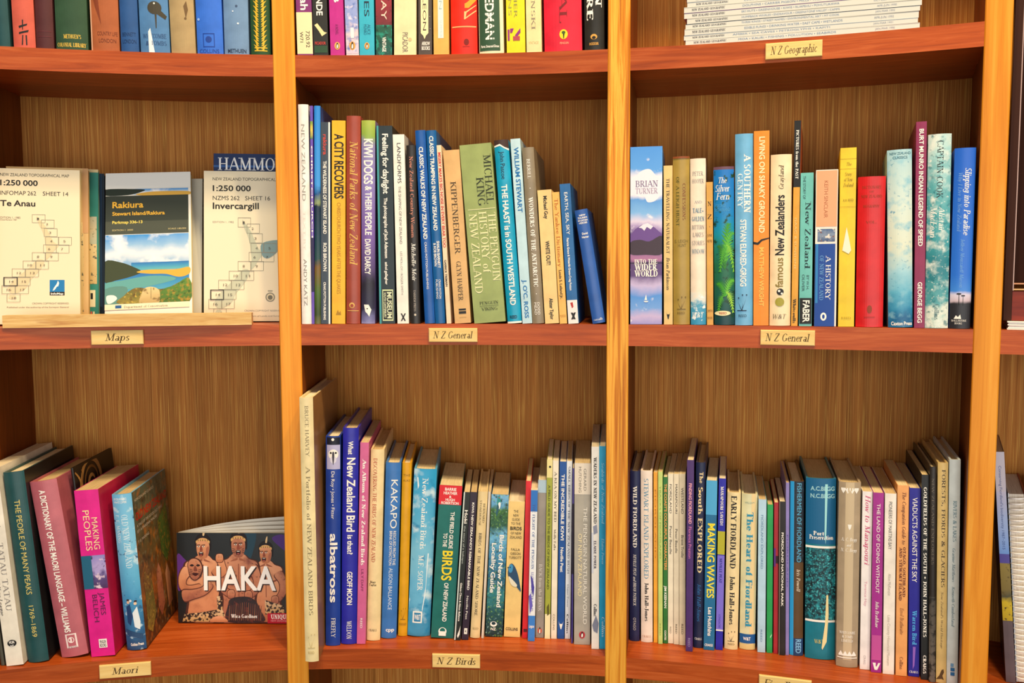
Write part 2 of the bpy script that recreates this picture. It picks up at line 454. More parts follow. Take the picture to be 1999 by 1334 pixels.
def serif_glyph(ch, bold):
    k = (ch, bold)
    if k in SERIF:
        return SERIF[k]
    adv, st, feet = SK[ch]
    T, N = (.215, .075) if bold else (.135, .05)
    V, F = [], []
    for part in st.split('|'):
        a = [float(x) for x in part[1:].split()]
        if part[0] in 'Ll':
            x0, y0, x1, y1 = [q / 100 for q in a]
            dx, dy = x1 - x0, y1 - y0
            L = math.hypot(dx, dy) or 1
            w = (T if part[0] == 'L' else N * 1.15) / 2
            nx, ny = -dy / L * w, dx / L * w
            q = [(x0 - nx, y0 - ny), (x1 - nx, y1 - ny), (x1 + nx, y1 + ny), (x0 + nx, y0 + ny)]
            b = len(V)
            V += q
            F.append((b, b + 1, b + 2, b + 3))
        else:
            cx, cy, rx, ry, a0, a1 = a[0] / 100, a[1] / 100, a[2] / 100, a[3] / 100, math.radians(a[4]), math.radians(a[5])
            n = max(4, int(abs(a1 - a0) / .42))
            b = len(V)
            for i in range(n + 1):
                t = a0 + (a1 - a0) * i / n
                c, s = math.cos(t), math.sin(t)
                w = (N + (T - N) * abs(c) ** 1.4) / 2
                V.append((cx + (rx + w * .6) * c, cy + (ry + w * .25) * s))
                V.append((cx + (rx - w * 1.4) * c, cy + (ry - w * 1.4) * s))
            for i in range(n):
                q = (b + 2 * i, b + 2 * i + 2, b + 2 * i + 3, b + 2 * i + 1)
                F.append(q if a1 > a0 else q[::-1])
    ft = [float(x) / 100 for x in feet.split()]
    for i in range(0, len(ft), 2):
        x, y = ft[i], ft[i + 1]
        hw = T * .5 + .085
        y0, y1 = (y, y + N) if y in (0, -.32) or y < .3 else (y - N, y)
        b = len(V)
        V += [(x - hw, y0), (x + hw, y0), (x + hw, y1), (x - hw, y1)]
        F.append((b, b + 1, b + 2, b + 3))
    SERIF[k] = (adv + (.05 if bold else 0), V, F)
    return SERIF[k]


FIX = {'É': 'E', 'ā': 'a', 'Ā': 'A', '’': "'"}


def layout(text, font):
    """glyph outlines along a baseline, cap height 1: (verts, faces, length)"""
    V, F, x = [], [], 0.0
    for ch in text:
        ch = FIX.get(ch, ch)
        bold = font in 'bR'
        if font in 'rRi' and ch in SK:
            adv, gv, gf = serif_glyph(ch, bold)
        else:
            adv, gv, gf = GLY.get((1 if bold else 0, ch), GLY[(0, ' ')])
        if ch == ' ':
            adv = .34
        sh = .2 if font == 'i' else 0
        b = len(V)
        V += [(x + px + sh * py, py) for px, py in gv]
        F += [tuple(i + b for i in f) for f in gf]
        x += adv + (.04 if font in 'rRi' else 0)
    if V:
        x0 = min(v[0] for v in V)
        x1 = max(v[0] for v in V)
        V = [(vx - x0, vy) for vx, vy in V]
        x = x1 - x0
    return V, F, max(x, .01)


build_sans()

# ---------------------------------------------------------------- the room and the bookcase
R = 1.8
DEP = 0.2021
ZT, ZM, ZB = EYE + 0.2730, EYE - 0.0694, EYE - 0.5051


def polar(th, r, z=0.0):
    return (r * math.sin(th), r * math.cos(th), z)


m, nt, b = new_mat('carpet', 0.95, 0.05)
b.inputs['Base Color'].default_value = lin('#3f3028')
k = MB()
k.box(-3.2, 3.4, -2.6, 2.7, -0.05, 0.0, m)
tag(k.build('floor'), kind='structure')
m = plain('#efe4d2', 0.8, 0.2)
k = MB()
k.box(-3.2, 3.4, -2.6, 2.7, 3.7, 3.75, m)
tag(k.build('ceiling'), kind='structure')
k = MB()
k.box(-3.2, 3.4, 2.6, 2.7, 0, 3.7, m)
tag(k.build('wall_back'), kind='structure')

CASE = empty('bookcase', (0, R, 0))
tag(CASE, 'curved built-in wooden bookcase with honey coloured uprights and reddish shelves', 'bookcase')
POSTS = [-0.3107, -0.08497, 0.150217, 0.385285, 0.605]
PW = 0.0277


def off(p):
    return (p[0], p[1] - R, p[2])


def arc_slab(mb, ta, tb, prof, mat, mat_under=None, n=14):
    """closed (radius, z) outline swept along the arc from ta to tb"""
    m_ = len(prof)
    for i in range(n):
        t0 = ta + (tb - ta) * i / n
        t1 = ta + (tb - ta) * (i + 1) / n
        for j in range(m_):
            (r0, z0), (r1, z1) = prof[j], prof[(j + 1) % m_]
            P = [off(polar(t0, r0, z0)), off(polar(t1, r0, z0)), off(polar(t1, r1, z1)), off(polar(t0, r1, z1))]
            s0, s1 = abs(z0) + r0, abs(z1) + r1
            if abs(z1 - z0) > abs(r1 - r0):
                q0, q1 = z0, z1
            else:
                q0, q1 = r0, r1
            U = [(R * t0, q0), (R * t1, q0), (R * t1, q1), (R * t0, q1)]
            mb.face(P, mat, U)
    for t, rev in ((ta, 0), (tb, 1)):
        P = [off(polar(t, r, z)) for r, z in prof]
        mb.face(P if rev else P[::-1], mat, [(r, z) for r, z in prof])


def upright(th, mat, phi=None, nm='upright'):
    mb = MB()
    phi = th if phi is None else phi
    c, s = math.cos(phi), math.sin(phi)
    fx, fy, _ = polar(th, R)
    def P(x, r, z):
        return (fx + x * c + (r - R) * s, fy - x * s + (r - R) * c - R, z)
    w = PW / 2
    e = 0.0012
    prof = [(-w, R + DEP + .03), (-w, R - .001 + e), (-w + e, R - .001), (w - e, R - .001), (w, R - .001 + e), (w, R + DEP + .03)]
    for i in range(5):
        (x0, r0), (x1, r1) = prof[i], prof[i + 1]
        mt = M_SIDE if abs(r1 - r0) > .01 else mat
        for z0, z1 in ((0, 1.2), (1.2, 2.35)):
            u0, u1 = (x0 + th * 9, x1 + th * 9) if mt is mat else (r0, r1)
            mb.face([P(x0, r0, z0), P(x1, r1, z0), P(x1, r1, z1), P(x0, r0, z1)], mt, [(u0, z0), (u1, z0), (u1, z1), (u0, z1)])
    mb.face([P(x, r, 2.35) for x, r in prof], mat)
    return mb.build(nm, CASE)


for i, th in enumerate(POSTS):
    upright(th, M_POST2 if i == 2 else M_POST, -.148 if i == 0 else None)


def plaque(parent, th, z, w, h, text):
    """thin wooden name plate with engraved cursive letters"""
    mb = MB()
    c, s = math.cos(th), math.sin(th)
    px, py = R * s, R * c - R
    def P(x, y, zz):
        return (px + x * c + (y) * s, py - x * s + (y) * c, z + zz)
    t = 0.0035
    e = 0.0007
    V = [P(x, y, q) for y, g in ((0.0, 0), (-t + e, 0), (-t, e)) for x, q in ((-w / 2 + g, -h / 2 + g), (w / 2 - g, -h / 2 + g), (w / 2 - g, h / 2 - g), (-w / 2 + g, h / 2 - g))]
    F = [(0, 1, 5, 4), (1, 2, 6, 5), (2, 3, 7, 6), (3, 0, 4, 7), (4, 5, 9, 8), (5, 6, 10, 9), (6, 7, 11, 10), (7, 4, 8, 11), (8, 9, 10, 11)]
    mb.mesh(V, F, M_PLAQUE, [((i % 4) * .02, (i // 4) * .01) for i in range(12)])
    gv, gf, L = layout(text, 'i')
    ch = h * .5
    sx = min(w * .82 / L, ch * 1.25)
    L *= sx
    mb.mesh([P(x * sx - L / 2, -t - .00015, y * ch - ch * .45) for x, y in gv], gf, plain('#5a4420', 0.6))
    return mb.build('name_plate', parent)


PLATES = {(0, 'M'): (-0.2042, 1.4168, .0624, .0182, 'Maps'), (1, 'M'): (.0326, 1.4163, .0634, .0179, 'N Z General'), (2, 'M'): (.2651, 1.4168, .0633, .0184, 'N Z General'),
          (2, 'T'): (.2653, 1.7586, .0643, .0188, 'N Z Geographic'), (0, 'B'): (-.2076, .9810, .0635, .0179, 'Maori'), (1, 'B'): (.0327, .9804, .0640, .0184, 'N Z Birds'), (2, 'B'): (.2682, .9812, .0629, .019, 'Fiordland')}
for bay in range(4):
    ta, tb = POSTS[bay] + PW / 2 / R - .0012, POSTS[bay + 1] - PW / 2 / R + .0012
    bk = MB()
    arc_slab(bk, ta - .004, tb + .004, [(R + DEP, 0.02), (R + DEP + .012, 0.02), (R + DEP + .012, 2.3), (R + DEP, 2.3)], M_BACK)
    bk.build('back_panel', CASE)
    for nm, z in (('C', 2.19), ('T', ZT), ('M', ZM), ('B', ZB), ('D', 0.56), ('E', 0.12)):
        if bay == 3 and nm == 'T':
            continue
        mb = MB()
        th_ = .0272
        r0, r1 = R + .0005, R + DEP
        prof = [(r0, z), (r0, z - th_), (r0 + .095, z - th_), (r0 + .095, z - th_ + .0035), (r1, z - th_ + .0035), (r1, z)]
        arc_slab(mb, ta, tb, prof, M_SHELF)
        sh = mb.build('shelf', CASE)
        if (bay, nm) in PLATES:
            plaque(sh, *PLATES[(bay, nm)])

# ---------------------------------------------------------------- books


def strips(V, F, axis, cuts):
    """cut convex faces along lines so that print can follow a rounded spine"""
    out_v, out_f = list(V), []
    for f in F:
        polys = [[V[i] for i in f]]
        for c in cuts:
            nxt = []
            for P in polys:
                lo, hi = [], []
                n = len(P)
                for i in range(n):
                    a, b2 = P[i], P[(i + 1) % n]
                    (lo if a[axis] <= c else hi).append(a)
                    if (a[axis] <= c) != (b2[axis] <= c):
                        t = (c - a[axis]) / (b2[axis] - a[axis])
                        q = (a[0] + (b2[0] - a[0]) * t, a[1] + (b2[1] - a[1]) * t)
                        lo.append(q)
                        hi.append(q)
                nxt += [q for q in (lo, hi) if len(q) > 2]
            polys = nxt
        for P in polys:
            k0 = len(out_v)
            out_v += P
            out_f.append(tuple(range(k0, k0 + len(P))))
    return out_v, out_f


def rounded(pts, n=4):
    """closed smooth outline through pts"""
    m_ = len(pts)
    out = []
    for i in range(m_):
        p0, p1, p2, p3 = pts[i - 1], pts[i], pts[(i + 1) % m_], pts[(i + 2) % m_]
        for j in range(n):
            t = j / n
            out.append(tuple(.5 * (2 * p1[q] + (p2[q] - p0[q]) * t + (2 * p0[q] - 5 * p1[q] + 4 * p2[q] - p3[q]) * t * t + (3 * p1[q] - p0[q] - 3 * p2[q] + p3[q]) * t ** 3) for q in (0, 1)))
    return [(min(1, max(0, x)), min(1, max(0, y))) for x, y in out]


class Skin:
    """maps printed matter onto the faces of a book"""
    def __init__(s, w, h, d, b):
        s.w, s.h, s.d, s.b = w, h, d, b

    def at(s, face, u, v, o):
        w, h, d, b = s.w, s.h, s.d, s.b
        if face == 's':
            x = -w / 2 + u * w
            q = max(-1, min(1, 2 * x / w))
            return (x, b * q * q - o, h * (1 - v))
        return (w / 2 + o, b + u * (d - b), h * (1 - v))


def do_prints(mb, sk, prints, face='s', lift=0.00016):
    n = 0
    W_ = sk.w if face == 's' else sk.d
    curved = face == 's' and sk.b > .0002
    CUT = [i / 8 for i in range(1, 8)]
    step = min(.00004, .0009 / max(1, len(prints)))

    def emit(V, F, mt, o):
        # V in (u, v); faces turned to look outwards
        if curved:
            V, F = strips(V, F, 0, CUT)
        F2 = []
        for f in F:
            a = sum(V[f[i]][0] * V[f[(i + 1) % len(f)]][1] - V[f[(i + 1) % len(f)]][0] * V[f[i]][1] for i in range(len(f)))
            F2.append(f[::-1] if a > 0 else f)
        vs = [q[1] for q in V]
        va, vb = min(vs), max(vs) + 1e-6
        mb.mesh([sk.at(face, q[0], q[1], o) for q in V], F2, mt, [(q[0], (q[1] - va) / (vb - va)) for q in V])

    def fill(pts, mt, o):
        tri = tessellate_polygon([[Vector((q[0] * W_, q[1] * sk.h, 0)) for q in pts]])
        emit(list(pts), [tuple(t) for t in tri], mt, o)
    for p in prints:
        n += 1
        o = lift + step * n
        kd = p[0]
        if kd in ('t', 'u'):
            _, s, f, c, v0, v1, u0, u1 = p
            gv, gf, L = layout(s, f)
            if kd == 't':
                pts = [(u0 + (u1 - u0) * y, v0 + (v1 - v0) * x / L) for x, y in gv]
            else:
                pts = [(u1 - (u1 - u0) * y, v1 - (v1 - v0) * x / L) for x, y in gv]
            emit(pts, gf, plain(c, .5), o)
        elif kd == 'h':
            _, s, f, c, v, hv, u0, u1 = p
            gv, gf, L = layout(s, f)
            emit([(u0 + (u1 - u0) * x / L, v + hv / 2 - hv * y) for x, y in gv], gf, plain(c, .5), o)
        elif kd in ('p', 'a', 'label'):
            _, c, v0, v1 = p[:4]
            u0, u1 = p[4:6] if len(p) > 5 else (0, 1)
            mt = art(c) if kd == 'a' else plain(c, .45)
            N = 12 if curved else 1
            NV = 1
            for i in range(N):
                a0, a1 = u0 + (u1 - u0) * i / N, u0 + (u1 - u0) * (i + 1) / N
                mb.face([sk.at(face, a0, v1, o), sk.at(face, a1, v1, o), sk.at(face, a1, v0, o), sk.at(face, a0, v0, o)], mt,
                        [(i / N, 1), ((i + 1) / N, 1), ((i + 1) / N, 0), (i / N, 0)])
        elif kd == 'e':
            _, c, u, v, ru, kk = p
            rv = ru * W_ * kk / sk.h
            P = [(min(1, max(0, u + ru * math.cos(i * math.tau / 20))), v + rv * math.sin(i * math.tau / 20)) for i in range(20)]
            emit(P, [(0, i, i + 1) for i in range(1, 19)], plain(c, .45), o)
        elif kd in ('g', 'G'):
            pts = list(p[2])
            if kd == 'G':
                pts = rounded(pts)
            fill(pts, art(p[1][1:]) if p[1][0] == '@' else plain(p[1], .45), o)
        elif kd == 'fern':
            _, c, x0, v0, x1, v1, l = p
            mt = plain(c, .5)
            W2, H2 = W_, sk.h
            ax, ay, bx, by = x0 * W2, v0 * H2, x1 * W2, v1 * H2
            mx_, my_ = (ax + bx) / 2, min(ay, by) - .006
            N = 13
            prev = None
            for i in range(N + 1):
                t = i / N
                cx = (1 - t) ** 2 * ax + 2 * t * (1 - t) * mx_ + t * t * bx
                cy = (1 - t) ** 2 * ay + 2 * t * (1 - t) * my_ + t * t * by
                if prev:
                    dx, dy = cx - prev[0], cy - prev[1]
                    L = math.hypot(dx, dy) or 1
                    tx, ty = dx / L, dy / L
                    ll = l * W2 * .55 * (1 - abs(t - .4) * 1.1)
                    for sg in (-1, 1):
                        nx, ny = -ty * sg, tx * sg
                        e_ = (cx + nx * ll + tx * ll * .55, cy + ny * ll + ty * ll * .55)
                        pts = [(prev[0], prev[1]), e_, (cx, cy)]
                        pts = [(min(W2, max(0, q[0])) / W2, q[1] / H2) for q in pts]
                        emit(pts, [(0, 1, 2)], mt, o)
                prev = (cx, cy)
        elif kd == 'laurel':
            mt = plain(p[1], .3)
            for j in range(34):
                v = .03 + j * .028
                for sg in (-1, 1):
                    for (du, dv, le) in ((.05, 0, .3), (.05, .012, .2)):
                        u0, u1 = .5 + sg * du, .5 + sg * (du + le)
                        pts = [(u0, v + dv + .012), (u0 + sg * .1, v + dv - .004), (u1, v + dv - .018), (u0 + sg * .14, v + dv + .008)]
                        emit(pts, [(0, 1, 2, 3)], mt, o)
            for v in (.955, .972):
                emit([(.2, v + .006), (.85, v + .006), (.85, v), (.2, v)], [(0, 1, 2, 3)], mt, o)


def ribbon(mb, sk, face, pts, wid, mat, o):
    """a painted line of changing width through pts (u, v)"""
    n = len(pts)
    A = [(u * sk.d, v * sk.h) for u, v in pts]
    L_, R_ = [], []
    for i in range(n):
        a, c = A[max(0, i - 1)], A[min(n - 1, i + 1)]
        dx, dy = c[0] - a[0], c[1] - a[1]
        l = math.hypot(dx, dy) or 1
        w = wid * (.35 + .65 * math.sin(math.pi * (i + .3) / (n - .2)))
        L_.append((A[i][0] - dy / l * w, A[i][1] + dx / l * w))
        R_.append((A[i][0] + dy / l * w, A[i][1] - dx / l * w))
    for i in range(n - 1):
        q = [L_[i], L_[i + 1], R_[i + 1], R_[i]]
        P = [sk.at(face, min(.99, max(.01, x / sk.d)), min(.99, max(.01, y / sk.h)), o) for x, y in q]
        mb.face(P, mat)


def side_art(mb, sk, name):
    if name == 'carved':
        mt = plain('#a87c45', .5)
        md = plain('#7a5528', .5)
        def spiral(cu, cv, r, a0, turns, wid, mat, asp=1.0):
            pts = []
            N = int(26 * turns)
            for i in range(N + 1):
                t = i / N
                a = a0 + turns * math.tau * t
                rr = r * (1 - t * .85)
                pts.append((cu + rr * math.cos(a), cv + rr * asp * math.sin(a) * sk.d / sk.h))
            ribbon(mb, sk, 'r', pts, wid, mat, .0004)
        for j in range(4):
            cv = .13 + j * .25
            spiral(.42, cv, .34, 1.2, 1.7, .0042, mt)
            spiral(.42, cv, .26, 1.2, 1.3, .0018, md)
            spiral(.80, cv + .11, .16, 4.0, 1.4, .0032, mt)
            ribbon(mb, sk, 'r', [(.02 + .1 * math.sin(i * .5), cv - .1 + i * .022) for i in range(12)], .003, mt, .0005)
            ribbon(mb, sk, 'r', [(.1 + .08 * math.sin(i * .5 + 1), cv - .1 + i * .022) for i in range(12)], .002, md, .00045)
    else:
        P = [('a', 'oldnzcover', 0, 1, 0, 1), ('h', 'NEW ZEALAND CLASSICS', 's', '#e8d8c0', .06, .016, .05, .6), ('h', 'OLD NEW ZEALAND', 'b', '#c8241c', .165, .05, .04, .97), ('h', 'A TALE OF THE GOOD OLD TIMES', 's', '#e0d4c0', .225, .018, .05, .8), ('h', 'BY A PAKEHA MAORI', 's', '#e0d4c0', .26, .018, .05, .62), ('h', 'F. E. MANING', 's', '#e0d4c0', .325, .018, .05, .35),
             ('g', '@heath', ((.1, .55), (.22, .48), (.3, .6), (.34, .85), (.2, .95), (.08, .9))), ('g', '@skin2', ((.45, .62), (.52, .56), (.58, .62), (.62, .86), (.5, .92), (.42, .84))), ('g', '@bush', ((.62, .3), (.9, .22), (.97, .5), (.8, .62), (.66, .52))), ('g', '@skin', ((.7, .68), (.78, .62), (.84, .7), (.86, .9), (.72, .92)))]
        do_prints(mb, sk, P, 'r')


def wedge_cover(mb, outer, inner, h, mat, side=None, side_x=0):
    n = len(outer)
    def q(pts, mt):
        mb.face(pts, mt)
    for i in range(n - 1):
        (x0, y0), (x1, y1) = outer[i], outer[i + 1]
        mt = side if (side and x0 > side_x - 1e-6 and x1 > side_x - 1e-6) else mat
        q([(x0, y0, 0), (x1, y1, 0), (x1, y1, h), (x0, y0, h)], mt)
        (a0, b0), (a1, b1) = inner[i], inner[i + 1]
        q([(a1, b1, 0), (a0, b0, 0), (a0, b0, h), (a1, b1, h)], mat)
        q([(x0, y0, h), (x1, y1, h), (a1, b1, h), (a0, b0, h)], mat)
        q([(x1, y1, 0), (x0, y0, 0), (a0, b0, 0), (a1, b1, 0)], mat)
    for i in (0, n - 1):
        (x0, y0), (a0, b0) = outer[i], inner[i]
        pts = [(x0, y0, 0), (a0, b0, 0), (a0, b0, h), (x0, y0, h)]
        q(pts if i else pts[::-1], mat)


GROUPS = {'TL': 'old cloth books on the top left shelf', 'TM': 'novels on the top middle shelf', 'MM': 'books on the middle shelf of the centre bay', 'MR': 'books on the middle shelf of the right bay',
          'BL': 'books on the lower left shelf', 'BM': 'bird books on the lower centre shelf', 'BR': 'fiord books on the lower right shelf', 'BF': 'books in the bay right of the right upright'}
rng = random.Random(7)
PAGES = ['#e6d2a6', '#dcc596', '#eadbb8', '#d4b988', '#efe2c4']


def book(row):
    shelf, x, y, z, yaw, lean, w, h, d, kind, col, prints, label, opts = row
    root = empty('book', (x, y, z + w / 2 * abs(math.sin(lean)) + .0003), (0, lean, -yaw))
    tag(root, label, 'book', GROUPS[shelf])
    hard = kind == 'H'
    b_ = min(.0038, w * .15) if hard else min(.0003, w * .02)
    t = min(.0026, w * .2) if hard else min(.0006, w * .12)
    sk = Skin(w, h, d, b_)
    outer = [(-w / 2, d)]
    N = 12 if hard else 4
    for i in range(N + 1):
        u = -1 + 2 * i / N
        if not hard:
            u = (-1, -.88, 0, .88, 1)[i]
        outer.append((w / 2 * u, b_ * u * u))
    outer.append((w / 2, d))
    inner = []
    for i, (px, py) in enumerate(outer):
        ix = max(-w / 2 + t, min(w / 2 - t, px))
        inner.append((ix, py if i in (0, len(outer) - 1) else py + t))
    rough = .36 if hard else .4
    cm = plain(col, .62 if shelf == 'TL' else rough, .35, cloth=True)
    mb = MB()
    side = plain(opts['side'], rough, .35, cloth=True) if 'side' in opts else None
    wedge_cover(mb, outer, inner, h, cm, side, w / 2)
    flat = [p for p in prints if p[0] not in ('S', 'label')]
    do_prints(mb, sk, flat)
    for p in prints:
        if p[0] == 'S':
            side_art(mb, sk, p[1])
    mb.build('cover', root, 40)
    ov = .0028 if hard else .0
    iw = w / 2 - t - .0001
    fore = d - (.003 if hard else .0004)
    prof = [(-iw, fore)]
    for i in range(7):
        u = -1 + 2 * i / 6
        prof.append((iw * u, b_ * u * u + t + .0004))
    prof.append((iw, fore))
    if hard:
        prof += [(iw * .5, fore - .002), (-iw * .5, fore - .002)]
    k = MB()
    k.prism(prof, ov + .0002, h - max(ov, .0003), page_mat(opts.get('pages', PAGES[int(rng.random() * 5)])))
    k.build('page_block', root)
    for p in prints:
        if p[0] == 'label':
            k = MB()
            do_prints(k, sk, [('p', p[1], p[2], p[3], 0.0, 1.0)], lift=.00008)
            l = k.build('call_number_label', root)
            l['label'] = 'cream call number sticker'
    return root


